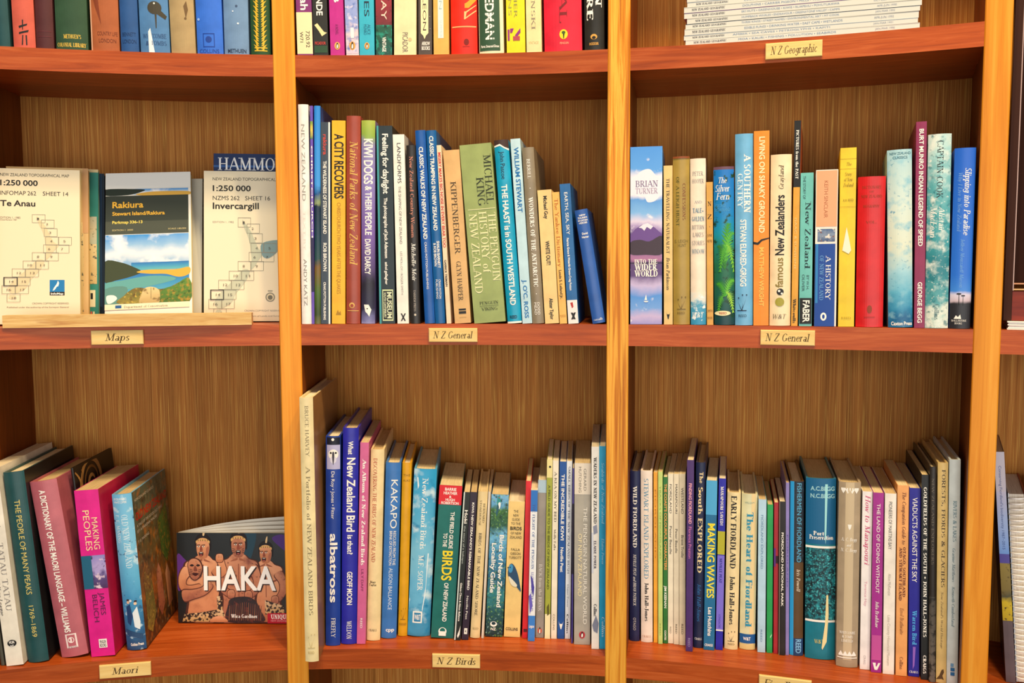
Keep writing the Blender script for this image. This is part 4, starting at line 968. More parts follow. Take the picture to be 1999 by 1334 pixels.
('MR',0.3484,1.769,1.4306,0.1845,-0.0138,0.0202,0.2084,0.1417,'H','#a78b3e',[('t', 'CONFESSIONS', 'r', '#7d3c1e', 0.16, 0.375, 0.58, 0.76), ('t', 'OF A LEIGH HUNT', 'r', '#54511f', 0.12, 0.41, 0.2, 0.38), ('h', 'E. LEIGH', 's', '#7d6a30', 0.5, 0.018, 0.1, 0.9), ('h', 'HUNT', 's', '#7d6a30', 0.525, 0.018, 0.3, 0.8), ('g', '#6d5620', ((0.48, 0.905), (0.52, 0.905), (0.53, 0.87))), ('g', '#6d5620', ((0.47, 0.905), (0.5, 0.905), (0.72, 0.8525))), ('g', '#6d5620', ((0.45, 0.905), (0.49, 0.905), (0.25, 0.863))), ('g', '#6d5620', ((0.21999999999999997, 0.905), (0.75, 0.905), (0.75, 0.9092), (0.21999999999999997, 0.9092))), ('e', '#6d5620', 0.3, 0.849, 0.04, 1.0), ('e', '#6d5620', 0.52, 0.835, 0.04, 1.0), ('e', '#6d5620', 0.75, 0.835, 0.04, 1.0), ('h', 'REED', 's', '#6d5620', 0.93, 0.014, 0.25, 0.7), ('p', '#8d4a24', 0, 0.012, 0, 1)],'mottled olive tan book in an old jacket',{}),
('MR',0.3688,1.7649,1.4306,0.196,-0.016,0.0187,0.2053,0.1396,'H','#f2e0ca',[('h', 'PETER', 'r', '#7d7c82', 0.09, 0.024, 0.15, 0.85), ('h', 'HOOPER', 'r', '#7d7c82', 0.135, 0.024, 0.12, 0.88), ('h', 'AND', 'r', '#9a98a0', 0.26, 0.016, 0.25, 0.75), ('h', 'TALE-', 'R', '#5d86a0', 0.31, 0.026, 0.15, 0.85), ('h', 'GOLDEN', 'R', '#5d86a0', 0.36, 0.026, 0.1, 0.9), ('h', 'BITTERN', 'r', '#7d7c82', 0.41, 0.024, 0.1, 0.9), ('h', 'LAKES', 'r', '#7d7c82', 0.455, 0.024, 0.15, 0.85), ('h', 'STORIES', 'r', '#7d7c82', 0.505, 0.024, 0.1, 0.9), ('h', 'WINDOW', 'r', '#5d86a0', 0.555, 0.026, 0.08, 0.92), ('a', 'wave', 0.8, 1, 0, 1), ('h', 'W&T', 'i', '#f6f1e8', 0.94, 0.032, 0.1, 0.85)],'cream book with stacked grey capitals and a blue wave at its foot',{}),
('MR',0.3827,1.7619,1.4306,0.2039,-0.0177,0.0077,0.1762,0.1198,'P','#d6a044',[('h', 'N', 'r', '#1c1a18', 0.15, 0.03, 0.15, 0.8), ('h', 'Z', 'r', '#1c1a18', 0.24, 0.03, 0.15, 0.8), ('e', '#1c1a18', 0.5, 0.31, 0.05, 1.0), ('h', 'JUNE', 's', '#6d4b18', 0.37, 0.018, 0.12, 0.88), ('h', 'NOTES', 's', '#6d4b18', 0.41, 0.018, 0.12, 0.88), ('h', 'SMITH', 's', '#6d4b18', 0.9, 0.016, 0.12, 0.88), ('h', 'BOOKS', 's', '#6d4b18', 0.95, 0.016, 0.12, 0.88)],'narrow short tan paperback tucked beside the fern jacket',{}),
('MR',0.3995,1.7582,1.4306,0.2134,-0.019,0.0243,0.1943,0.1321,'H','#1173c0',[('a', 'fernart', 0, 1, 0, 1), ('p', '#6d4a5a', 0, 0.018, 0, 1), ('h', 'The', 'i', '#f6f1e8', 0.085, 0.036, 0.25, 0.65), ('h', 'Silver', 'i', '#f6f1e8', 0.135, 0.042, 0.08, 0.8), ('h', 'Fern', 'i', '#f6f1e8', 0.185, 0.042, 0.12, 0.78), ('h', 'GEORGE', 's', '#4fa0d0', 0.245, 0.02, 0.1, 0.6), ('h', 'SUTHERLAND', 's', '#4fa0d0', 0.27, 0.02, 0.05, 0.8), ('fern', '#3f9a2a', 0.55, 0.62, 0.75, 0.36, 0.5), ('fern', '#58b03a', 0.5, 0.62, 1.0, 0.42, 0.5), ('fern', '#2f7d2a', 0.55, 0.65, 0.2, 0.5, 0.4), ('fern', '#7cc23a', 0.6, 0.5, 1.0, 0.66, 0.45), ('fern', '#4aa22f', 0.6, 0.52, 0.3, 0.66, 0.4), ('fern', '#62b83a', 0.55, 0.82, 1.0, 0.72, 0.45), ('fern', '#3f9a2a', 0.55, 0.82, 0.15, 0.74, 0.45), ('fern', '#9ad04a', 0.6, 0.8, 0.95, 0.92, 0.4), ('fern', '#4aa22f', 0.5, 0.82, 0.2, 0.92, 0.4), ('e', '#efe2b0', 0.42, 0.925, 0.4, 0.32), ('h', 'REED', 'b', '#b0452c', 0.925, 0.014, 0.25, 0.62)],'blue jacketed book with green tree ferns on its spine',{}),
('MR',0.4224,1.7528,1.4306,0.2265,-0.0152,0.0211,0.2331,0.1585,'H','#6db0db',[('t', 'A SOUTHERN', 'R', '#f6f1e8', 0.105, 0.41, 0.5, 0.86), ('t', 'GENTRY', 'R', '#d8ecf6', 0.205, 0.385, 0.14, 0.42), ('t', 'STEVAN ELDRED-GRIGG', 'b', '#f6f1e8', 0.445, 0.795, 0.3, 0.62), ('g', '#1d2f45', ((0.38, 0.92), (0.42000000000000004, 0.92), (0.43000000000000005, 0.88))), ('g', '#1d2f45', ((0.37, 0.92), (0.4, 0.92), (0.62, 0.86))), ('g', '#1d2f45', ((0.35000000000000003, 0.92), (0.39, 0.92), (0.15000000000000002, 0.872))), ('g', '#1d2f45', ((0.12, 0.92), (0.65, 0.92), (0.65, 0.9248000000000001), (0.12, 0.9248000000000001))), ('e', '#1d2f45', 0.2, 0.856, 0.04, 1.0), ('e', '#1d2f45', 0.42000000000000004, 0.84, 0.04, 1.0), ('e', '#1d2f45', 0.65, 0.84, 0.04, 1.0), ('h', 'REED', 's', '#1d2f45', 0.95, 0.014, 0.2, 0.65)],'tall light blue book with white serif capitals and a black plant mark',{}),
('MR',0.4421,1.7479,1.4306,0.2378,-0.014,0.0181,0.2356,0.1602,'P','#ee8a11',[('t', 'LIVING ON SHAKY GROUND', 'b', '#fbe7b4', 0.03, 0.52, 0.36, 0.7), ('g', '#1c1a18', ((0, 0.565), (0.25, 0.57), (0.5, 0.553), (1, 0.545), (1, 0.551), (0.55, 0.562), (0.3, 0.582), (0, 0.578))), ('t', 'MATTHEW WRIGHT', 'b', '#f6c05c', 0.595, 0.9, 0.38, 0.66)],'orange paperback with a black crack across its spine',{}),
('MR',0.4636,1.7424,1.4306,0.2501,-0.0102,0.0244,0.2067,0.1405,'H','#f5ddb4',[('u', 'famous', 'b', '#8d7a3c', 0.6, 0.775, 0.28, 0.62), ('u', 'New Zealanders', 'b', '#1c1a18', 0.235, 0.585, 0.25, 0.66), ('u', 'Grayland', 'i', '#6d5c3a', 0.06, 0.2, 0.38, 0.62), ('e', '#1c1a18', 0.5, 0.8, 0.17, 1.0), ('e', '#f6f1e8', 0.45, 0.795, 0.06, 1.0), ('e', '#f6f1e8', 0.58, 0.81, 0.05, 1.0), ('e', '#a39a3a', 0.48, 0.86, 0.22, 1.0), ('h', 'W&T', 'i', '#7d6f55', 0.945, 0.026, 0.15, 0.8)],'cream book with upward black lettering and a football at its foot',{}),
('MR',0.4798,1.738,1.4306,0.2982,-0.0035,0.0075,0.2458,0.1671,'P','#e0a02e',[('p', '#1c1a18', 0, 0.32, 0, 1), ('t', 'PICTURES from the PAST', 'R', '#f6f1e8', 0.045, 0.28, 0.3, 0.7), ('t', 'ISAAC & SUNSHINE', 's', '#f6d38a', 0.47, 0.72, 0.3, 0.6), ('t', 'Whitcoulls', 'R', '#43321c', 0.865, 0.985, 0.25, 0.7)],'tall thin paperback, black above and amber below',{'side': '#c2572a'}),
('MR',0.492,1.7346,1.4306,0.2982,-0.009,0.0146,0.1837,0.1249,'P','#6abdb5',[('t', 'THE STORY OF', 's', '#2c4a4a', 0.02, 0.17, 0.2, 0.4), ('t', 'New Zealand', 'r', '#17312f', 0.185, 0.625, 0.4, 0.82), ('t', 'BY W.H.', 's', '#2c4a4a', 0.665, 0.76, 0.55, 0.75), ('t', 'OLIVER', 's', '#2c4a4a', 0.66, 0.77, 0.2, 0.4), ('p', '#1c1a18', 0.815, 0.985, 0.04, 0.98), ('t', 'FABER', 'b', '#f6f1e8', 0.83, 0.975, 0.3, 0.8)],'aqua paperback with large dark serif lettering and a black publisher block',{}),
('MR',0.5137,1.7283,1.4306,0.2789,-0.0091,0.0248,0.1865,0.1268,'P','#f2e6da',[('p', '#eba67b', 0.005, 0.36, 0.03, 0.97), ('t', 'KEITH SINCLAIR', 's', '#a3603a', 0.07, 0.305, 0.38, 0.55), ('a', 'histart', 0.375, 0.455, 0.1, 0.9), ('p', '#16459a', 0.47, 1, 0, 0.92), ('t', 'A HISTORY', 'r', '#f6f1e8', 0.545, 0.83, 0.5, 0.72), ('t', 'OF NEW ZEALAND', 'r', '#6aa3d8', 0.545, 0.83, 0.22, 0.4), ('p', '#2c7fbf', 0.47, 0.85, 0.03, 0.14), ('e', '#f6f1e8', 0.42, 0.937, 0.14, 1.4), ('e', '#16459a', 0.42, 0.937, 0.06, 1.8)],'paperback with peach top panel, small picture and blue lower panel',{}),
('MR',0.5364,1.7214,1.4306,0.2921,-0.0105,0.0178,0.2112,0.1436,'P','#eac719',[('p', '#b59a1c', 0.06, 0.062, 0, 1), ('p', '#b59a1c', 0.115, 0.117, 0, 1), ('h', 'The', 'i', '#8d7a14', 0.09, 0.018, 0.4, 0.7), ('h', 'Story', 'i', '#8d7a14', 0.145, 0.02, 0.3, 0.75), ('h', 'of New', 'i', '#8d7a14', 0.175, 0.02, 0.25, 0.8), ('h', 'Zealand', 'i', '#8d7a14', 0.205, 0.02, 0.2, 0.85), ('h', 'A.H. REED', 's', '#8d7a14', 0.29, 0.014, 0.2, 0.85), ('p', '#b59a1c', 0.325, 0.327, 0, 1), ('g', '#f3ead0', ((0.2, 0.57), (0.45, 0.44), (0.6, 0.5), (0.75, 0.57), (0.6, 0.59))), ('h', 'REED', 's', '#b59a1c', 0.95, 0.012, 0.2, 0.8)],'bright yellow paperback with a pale scuff across its middle',{}),
('MR',0.5609,1.7135,1.4306,0.3064,-0.0072,0.0302,0.1768,0.1202,'H','#cf191b',[('h', 'DICTIONARY', 'r', '#8d3a18', 0.07, 0.018, 0.15, 0.85), ('h', 'OF', 'r', '#8d3a18', 0.1, 0.012, 0.42, 0.58), ('h', 'NEW ZEALAND', 'r', '#8d3a18', 0.13, 0.018, 0.12, 0.88), ('h', 'BIOGRAPHY', 'r', '#8d3a18', 0.195, 0.016, 0.2, 0.8), ('h', 'VOL.', 'r', '#8d3a18', 0.3, 0.016, 0.3, 0.7), ('e', '#8d3a18', 0.5, 0.88, 0.09, 1.7), ('p', '#a8281c', 0.93, 0.935, 0.3, 0.7)],'thick plain red cloth book with faint stamped title',{}),
('MR',0.5933,1.7026,1.4306,0.3253,-0.033,0.0265,0.2063,0.1403,'H','#a9d3dc',[('a', 'seaart', 0, 1, 0, 1), ('h', 'NEW ZEALAND', 'b', '#3d6d7d', 0.022, 0.014, 0.1, 0.95), ('h', 'CLASSICS', 'b', '#3d6d7d', 0.045, 0.014, 0.22, 0.82), ('h', 'Caxton Press', 'b', '#f6f1e8', 0.978, 0.02, 0.12, 0.97)],'pale blue book with an inky harbour scene at its foot',{}),
('MR',0.6122,1.6959,1.4306,0.3364,-0.0191,0.0111,0.2369,0.1611,'P','#8a1c4e',[('t', 'BURT MUNRO INDIAN LEGEND OF SPEED', 'b', '#f6f1e8', 0.035, 0.6, 0.32, 0.72), ('t', 'GEORGE BEGG', 'b', '#f6f1e8', 0.775, 0.975, 0.32, 0.72)],'tall maroon paperback with bold white capitals',{}),
('MR',0.6292,1.6897,1.4306,0.3465,-0.0129,0.0243,0.2219,0.1509,'H','#cfe5e2',[('a', 'cookart', 0, 1, 0, 1), ('t', 'CAPTAIN COOK', 'r', '#1c1a18', 0.035, 0.33, 0.4, 0.66), ('t', 'Alistair', 'i', '#f6f1e8', 0.37, 0.5, 0.52, 0.76), ('t', 'MacLean', 'i', '#f6f1e8', 0.37, 0.53, 0.16, 0.42), ('t', 'Collins', 'r', '#4a6d70', 0.875, 0.955, 0.4, 0.6)],'teal and white marbled book with dark serif capitals',{}),
('MR',0.6518,1.6811,1.4306,0.3599,-0.002,0.0218,0.2049,0.1393,'H','#2061cb',[('a', 'palmsky', 0, 1, 0, 1), ('t', 'Slipping into Paradise', 'i', '#f6f1e8', 0.11, 0.48, 0.52, 0.82), ('t', 'Why I Live in New Zealand', 'i', '#6f9fe0', 0.135, 0.46, 0.22, 0.4), ('t', 'Jeffrey Moussaieff Masson', 'i', '#6fa8e8', 0.5, 0.77, 0.42, 0.6), ('g', '#1c1a18', ((0.4, 0.81), (0.43, 0.81), (0.44, 0.87), (0.4, 0.87))), ('e', '#1c1a18', 0.41, 0.805, 0.12, 0.35), ('g', '#1c1a18', ((0.6, 0.82), (0.62, 0.82), (0.63, 0.87), (0.6, 0.87))), ('e', '#1c1a18', 0.61, 0.815, 0.1, 0.35), ('g', '#f6f1e8', ((0.2, 0.945), (0.3, 0.925), (0.4, 0.935), (0.5, 0.92), (0.55, 0.945))), ('h', 'BALLANTINE', 'r', '#f6f1e8', 0.955, 0.01, 0.1, 0.8), ('h', 'BOOKS', 'r', '#f6f1e8', 0.97, 0.01, 0.25, 0.6)],'vivid blue jacketed book with palm silhouettes at its foot',{}),
('BL',-0.52,1.7384,0.9949,-0.15,-0.0809,0.0042,0.1695,0.1153,'H','#4b4a3e',[],'dark grey green book at the left edge of the photo, only its foot showing',{}),
('BL',-0.5038,1.738,0.9949,-0.14,-0.0785,0.0207,0.2572,0.1749,'P','#ebe4d4',[('t', 'RAUATANGA – TATAU TATAU', 'r', '#8d8680', 0.0, 0.72, 0.42, 0.74), ('t', "Māori Women's Welfare League", 'i', '#57524c', 0.35, 0.74, 0.08, 0.28), ('e', '#1c1a18', 0.5, 0.885, 0.27, 0.8), ('h', 'HUIA', 'b', '#f6f1e8', 0.88, 0.014, 0.34, 0.66), ('h', 'NZ', 'b', '#f6f1e8', 0.9, 0.012, 0.4, 0.6)],'white paperback with large grey capitals and a black oval at its foot',{}),
('BL',-0.4794,1.7475,0.9949,-0.14,-0.0796,0.0253,0.2511,0.1707,'H','#1c4b4e',[('t', 'THE PEOPLE OF MANY PEAKS', 's', '#d9c36a', 0.145, 0.64, 0.4, 0.66), ('t', '1769–1869', 's', '#d9c36a', 0.7, 0.865, 0.42, 0.64)],'dark teal book with thin gold capitals leaning left',{'side': '#17181a'}),
('BL',-0.4397,1.763,0.9949,-0.12,-0.1291,0.0336,0.2363,0.1607,'H','#b7616c',[('t', 'A DICTIONARY OF THE MAORI LANGUAGE – WILLIAMS', 'b', '#f6f1e8', 0.05, 0.86, 0.32, 0.54), ('p', '#efe0dc', 0.87, 0.95, 0.3, 0.72), ('p', '#b7616c', 0.876, 0.94, 0.36, 0.66), ('e', '#efe0dc', 0.5, 0.905, 0.12, 1.0), ('h', 'GP BOOKS', 's', '#6d3038', 0.945, 0.008, 0.34, 0.68)],'worn dusty pink book with white capitals leaning left',{}),
('BL',-0.4243,1.7971,0.9949,-0.1,-0.1012,0.0032,0.2465,0.1376,'H','#17130f',[('S', 'carved')],'black book with a curling tan carved pattern, between pink and magenta spines',{}),
('BL',-0.4032,1.7676,0.9949,-0.097,-0.0599,0.0303,0.2225,0.1513,'P','#de1289',[('t', 'MAKING', 's', '#f3d9a0', 0.165, 0.355, 0.6, 0.84), ('t', 'PEOPLES', 's', '#f3d9a0', 0.12, 0.36, 0.26, 0.52), ('p', '#1d5f7d', 0.39, 0.59, 0, 0.42), ('a', 'peopleart', 0.39, 0.59, 0.42, 1), ('t', 'JAMES', 's', '#5d1a48', 0.615, 0.75, 0.6, 0.8), ('t', 'BELICH', 's', '#5d1a48', 0.625, 0.79, 0.3, 0.5), ('p', '#f6f1e8', 0.895, 0.948, 0.38, 0.72), ('h', 'PENGUIN', 'b', '#1c1a18', 0.912, 0.018, 0.42, 0.68), ('h', 'BOOKS', 'b', '#1c1a18', 0.934, 0.018, 0.42, 0.68)],'hot pink book with a small purple picture band',{'side': '#c31443'}),
('BL',-0.3683,1.7874,0.9949,-0.113,-0.0583,0.0251,0.2121,0.15,'H','#6fb4d8',[('a', 'oldnz', 0, 1, 0, 1), ('h', 'NEW ZEALAND CLASSICS', 's', '#f6f1e8', 0.03, 0.014, 0.1, 0.75), ('h', 'WHITCOMBE', 's', '#f6f1e8', 0.05, 0.014, 0.1, 0.75), ('t', 'OLD NEW ZEALAND', 'r', '#d9ecf4', 0.13, 0.47, 0.42, 0.72), ('t', 'F. E. MANING', 'r', '#d9ecf4', 0.13, 0.31, 0.12, 0.28), ('g', '#1d3f6d', ((0.2, 0.72), (0.4, 0.7), (0.5, 0.78), (0.35, 0.84), (0.2, 0.82))), ('e', '#e0b89a', 0.32, 0.69, 0.08, 1.0), ('e', '#3c2a20', 0.32, 0.675, 0.08, 0.6), ('g', '#dfe9ee', ((0.5, 0.76), (0.75, 0.72), (0.85, 0.82), (0.8, 0.87), (0.55, 0.85))), ('e', '#e8c8a8', 0.68, 0.7, 0.08, 1.0), ('e', '#2c1a12', 0.7, 0.685, 0.08, 0.6), ('e', '#cfd9e0', 0.45, 0.68, 0.07, 1.0), ('g', '#274a72', ((0.05, 0.86), (0.9, 0.9), (0.9, 0.93), (0.1, 0.9))), ('h', 'Golden Press', 'b', '#f6f1e8', 0.962, 0.018, 0.25, 0.9), ('S', 'oldnzcover')],'light blue jacketed book whose painted brown front cover is visible',{'side': '#6d5632'}),
('BM',-0.1248,1.7575,0.9949,-0.0774,-0.0008,0.0171,0.345,0.21,'H','#ead8a4',[('t', 'BRUCE HARVEY', 'r', '#8d7f5c', 0.03, 0.22, 0.4, 0.66), ('t', 'A Portfolio of NEW ZEALAND BIRDS', 'r', '#8d7f5c', 0.255, 0.82, 0.38, 0.68), ('g', '#c9b47c', ((0.48, 0.9450000000000001), (0.52, 0.9450000000000001), (0.53, 0.92))), ('g', '#c9b47c', ((0.47, 0.9450000000000001), (0.5, 0.9450000000000001), (0.72, 0.9075000000000001))), ('g', '#c9b47c', ((0.45, 0.9450000000000001), (0.49, 0.9450000000000001), (0.25, 0.915))), ('g', '#c9b47c', ((0.21999999999999997, 0.9450000000000001), (0.75, 0.9450000000000001), (0.75, 0.9480000000000001), (0.21999999999999997, 0.9480000000000001))), ('e', '#c9b47c', 0.3, 0.905, 0.04, 1.0), ('e', '#c9b47c', 0.52, 0.895, 0.04, 1.0), ('e', '#c9b47c', 0.75, 0.895, 0.04, 1.0), ('h', 'REED', 's', '#b9a46c', 0.965, 0.01, 0.25, 0.7)],'tall worn ivory book jutting past the front of the bird shelf',{'side': '#a97a48'}),
('BM',-0.109,1.8073,0.9949,-0.0826,0.0201,0.0192,0.2859,0.185,'H','#1d3f9c',[('p', '#b5b3d8', 0.005, 0.155, 0.08, 0.98), ('p', '#1a1c2c', 0.005, 0.04, 0.08, 0.98), ('e', '#f6f1e8', 0.53, 0.085, 0.34, 1.05), ('e', '#d8d6e6', 0.53, 0.11, 0.22, 1.2), ('e', '#1c1a18', 0.36, 0.078, 0.07, 1.0), ('e', '#1c1a18', 0.7, 0.078, 0.07, 1.0), ('G', '#3a3440', ((0.47, 0.075), (0.59, 0.075), (0.6, 0.1), (0.53, 0.135), (0.46, 0.1))), ('e', '#f6f1e8', 0.5, 0.015, 0.1, 1.0), ('t', 'De Roy • Jones • Fitter', 's', '#f6f1e8', 0.165, 0.39, 0.4, 0.62), ('t', 'albatross', 'b', '#f6f1e8', 0.46, 0.79, 0.32, 0.8), ('t', 'FIREFLY', 'r', '#f6f1e8', 0.865, 0.96, 0.4, 0.68)],'royal blue book with a seabird head picture above the word albatross',{}),
('BM',-0.0883,1.8126,0.9949,-0.0853,0.0266,0.0208,0.296,0.1814,'H','#2a2aa6',[('t', 'What', 'b', '#f6f1e8', 0.06, 0.12, 0.36, 0.66), ('t', 'New Zealand Bird', 'b', '#f6f1e8', 0.135, 0.475, 0.3, 0.8), ('t', 'is that?', 'b', '#f6f1e8', 0.49, 0.58, 0.36, 0.68), ('t', 'GEOFF MOON', 'b', '#f6f1e8', 0.66, 0.815, 0.36, 0.68), ('t', 'WELDON', 'r', '#f6f1e8', 0.89, 0.975, 0.36, 0.66)],'indigo blue book asking What New Zealand Bird is that',{}),
('BM',-0.0718,1.8138,0.9949,-0.0862,0.0341,0.0115,0.2765,0.181,'P','#cf5f92',[('t', 'An Album of New Zealand Birds', 'R', '#f6f1e8', 0.08, 0.605, 0.32, 0.72), ('t', 'LILY DAFF', 's', '#7d2550', 0.625, 0.735, 0.36, 0.64), ('t', 'REED', 's', '#f6f1e8', 0.87, 0.92, 0.36, 0.6)],'slim rose pink book with white serif lettering',{}),
('BM',-0.0573,1.825,0.9949,-0.088,0.0377,0.018,0.2646,0.1702,'H','#eed6a0',[('t', 'DISCOVERING THE BIRDS OF NEW ZEALAND', 'r', '#b5482e', 0.045, 0.585, 0.22, 0.5), ('h', 'Mary', 'R', '#43321c', 0.69, 0.012, 0.15, 0.6), ('h', 'Taylor', 'R', '#43321c', 0.705, 0.012, 0.1, 0.65), ('h', 'CRAIGS', 'r', '#43321c', 0.945, 0.012, 0.15, 0.75)],'cream book with narrow red serif capitals near the left',{}),
('BM',-0.0375,1.8327,0.9949,-0.0864,0.0413,0.0206,0.2448,0.163,'H','#3c76bd',[('t', 'KAKAPO', 's', '#f6f1e8', 0.095, 0.37, 0.4, 0.82), ('t', 'RESCUED FROM THE', 's', '#f6f1e8', 0.385, 0.58, 0.62, 0.8), ('t', 'BRINK OF EXTINCTION', 's', '#f6f1e8', 0.385, 0.58, 0.38, 0.55), ('t', 'ALISON BALLANCE', 's', '#d5e2f2', 0.595, 0.835, 0.4, 0.64), ('h', 'cpp', 'b', '#f6f1e8', 0.95, 0.02, 0.3, 0.85)],'medium blue book reading KAKAPO in thin white capitals',{}),
('BM',-0.0195,1.8412,0.9949,-0.0846,0.0387,0.0126,0.243,0.1548,'H','#dda012',[('h', 'THE', 's', '#8d6410', 0.07, 0.012, 0.12, 0.88), ('h', 'AUKS', 's', '#8d6410', 0.1, 0.012, 0.12, 0.88), ('g', '#8d6410', ((0.48, 0.9), (0.52, 0.9), (0.53, 0.87))), ('g', '#8d6410', ((0.47, 0.9), (0.5, 0.9), (0.72, 0.855))), ('g', '#8d6410', ((0.45, 0.9), (0.49, 0.9), (0.25, 0.864))), ('g', '#8d6410', ((0.21999999999999997, 0.9), (0.75, 0.9), (0.75, 0.9036), (0.21999999999999997, 0.9036))), ('e', '#8d6410', 0.3, 0.852, 0.04, 1.0), ('e', '#8d6410', 0.52, 0.84, 0.04, 1.0), ('e', '#8d6410', 0.75, 0.84, 0.04, 1.0), ('h', 'REED', 's', '#8d6410', 0.93, 0.012, 0.12, 0.88)],'narrow mustard yellow book beside the blue jacket with white title',{}),
('BM',0.0029,1.8399,0.9949,-0.0691,0.0525,0.0309,0.2343,0.1562,'H','#4aa3cf',[('a', 'cloudsea', 0, 1, 0, 1), ('t', 'New Zealand Birds', 'r', '#f6f1e8', 0.05, 0.475, 0.4, 0.64), ('t', 'M.F. SOPER', 'r', '#f6f1e8', 0.51, 0.725, 0.36, 0.58), ('p', '#f6f1e8', 0.85, 0.92, 0.2, 0.62), ('p', '#2f7fae', 0.858, 0.912, 0.26, 0.56), ('h', 'W&T', 'b', '#f6f1e8', 0.885, 0.03, 0.28, 0.54), ('g', '#eef4f6', ((0.75, 0.5), (0.8, 0.5), (0.72, 0.75), (0.62, 0.85), (0.6, 0.84), (0.72, 0.7))), ('g', '#eef4f6', ((0.15, 0.05), (0.2, 0.05), (0.25, 0.1), (0.2, 0.12)))],'sky blue mottled jacket with white serif title and a rounded white badge',{}),
('BM',0.0361,1.8342,0.9949,-0.0485,0.0669,0.0309,0.2133,0.1451,'P','#0e6a63',[('p', '#d9232e', 0, 0.125, 0, 1), ('h', 'BARRIE', 'b', '#f6f1e8', 0.025, 0.018, 0.25, 0.75), ('h', 'HEATHER', 'b', '#f6f1e8', 0.05, 0.018, 0.2, 0.8), ('h', '&', 'b', '#f6f1e8', 0.073, 0.014, 0.45, 0.55), ('h', 'HUGH', 'b', '#f6f1e8', 0.093, 0.016, 0.3, 0.7), ('h', 'ROBERTSON', 'b', '#f6f1e8', 0.114, 0.016, 0.12, 0.88), ('t', 'THE FIELD GUIDE', 'b', '#f6f1e8', 0.17, 0.41, 0.56, 0.72), ('t', 'TO THE', 'b', '#f6f1e8', 0.31, 0.4, 0.3, 0.46), ('t', 'BIRDS', 'b', '#f2d62a', 0.425, 0.62, 0.32, 0.74), ('t', 'OF NEW ZEALAND', 'b', '#f6f1e8', 0.635, 0.89, 0.46, 0.64), ('e', '#f6f1e8', 0.5, 0.955, 0.18, 1.0), ('e', '#0e6a63', 0.5, 0.95, 0.12, 1.0), ('p', '#f6f1e8', 0.955, 0.985, 0.34, 0.66)],'dark green field guide with a red label at its top',{}),
('BM',0.0576,1.8289,0.9949,-0.0431,0.072,0.0086,0.2063,0.1403,'P','#1f2420',[('p', '#cfd8d2', 0, 1, 0, 0.2), ('t', 'Hoki', 'b', '#f6f1e8', 0.12, 0.21, 0.36, 0.8), ('t', 'the story of a kakapo', 's', '#b9c2bc', 0.225, 0.48, 0.4, 0.66), ('t', 'Gideon Climo & Alison Ballance', 'b', '#f6f1e8', 0.61, 0.87, 0.4, 0.68), ('g', '#f6f1e8', ((0.4, 0.97), (0.7, 0.93), (0.85, 0.9), (0.8, 0.96), (0.55, 0.985)))],'thin black book with a pale edge, right of the green field guide',{}),
('BM',0.068,1.8301,0.9949,-0.0404,0.0662,0.0092,0.206,0.14,'P','#2c1d30',[('t', "KIWI: NEW ZEALAND'S REMARKABLE BIRD", 'b', '#f6f1e8', 0.07, 0.66, 0.36, 0.66), ('t', 'Neville Peat', 's', '#f6f1e8', 0.7, 0.86, 0.36, 0.64), ('p', '#f6f1e8', 0.92, 0.96, 0.3, 0.75), ('h', '4', 'b', '#1c1a18', 0.94, 0.022, 0.42, 0.6)],'thin aubergine paperback with a white square near its foot',{}),
('BM',0.0812,1.8362,0.9949,-0.0299,0.0608,0.0132,0.2052,0.1395,'H','#e8cf98',[('t', 'BERNARD', 'r', '#6d5a38', 0.08, 0.21, 0.6, 0.8), ('t', 'STONEHOUSE', 'r', '#6d5a38', 0.06, 0.23, 0.25, 0.45), ('t', 'BIRDS OF THE NEW ZEALAND SHORE', 'r', '#43352a', 0.28, 0.845, 0.32, 0.6), ('h', 'REED', 'r', '#8d7a50', 0.935, 0.014, 0.2, 0.8)],'cream jacketed book with dark serif capitals about the shore',{}),
('BM',0.0918,1.8364,0.9949,-0.0215,0.0535,0.0035,0.2052,0.1395,'P','#e0d2c0',[('p', '#b9a78f', 0, 1, 0.7, 1)],'very thin off white booklet beside the leafy spine',{}),
('BM',0.107,1.8411,0.9949,-0.009,0.049,0.0236,0.1996,0.1357,'P','#1c5f7d',[('a', 'localart', 0, 1, 0, 1), ('G', '#2f8f8f', ((0.36, 0.02), (0.46, 0.005), (0.52, 0.025), (0.56, 0.06), (0.5, 0.09), (0.4, 0.085), (0.34, 0.055))), ('G', '#eef2ee', ((0.42, 0.06), (0.54, 0.055), (0.54, 0.085), (0.46, 0.1))), ('G', '#2a5a6a', ((0.36, 0.07), (0.46, 0.09), (0.36, 0.15), (0.3, 0.13))), ('e', '#c8402f', 0.45, 0.022, 0.03, 1.0), ('t', 'Birds of New Zealand', 'b', '#f6f1e8', 0.28, 0.79, 0.58, 0.82), ('t', 'Locality Guide', 'b', '#f6f1e8', 0.34, 0.69, 0.16, 0.4), ('e', '#f6f1e8', 0.45, 0.91, 0.2, 0.8), ('e', '#15343c', 0.45, 0.905, 0.12, 0.8), ('h', 'NZ', 'b', '#f6f1e8', 0.945, 0.018, 0.3, 0.6)],'paperback with green leaves and a wood pigeon on its spine',{}),
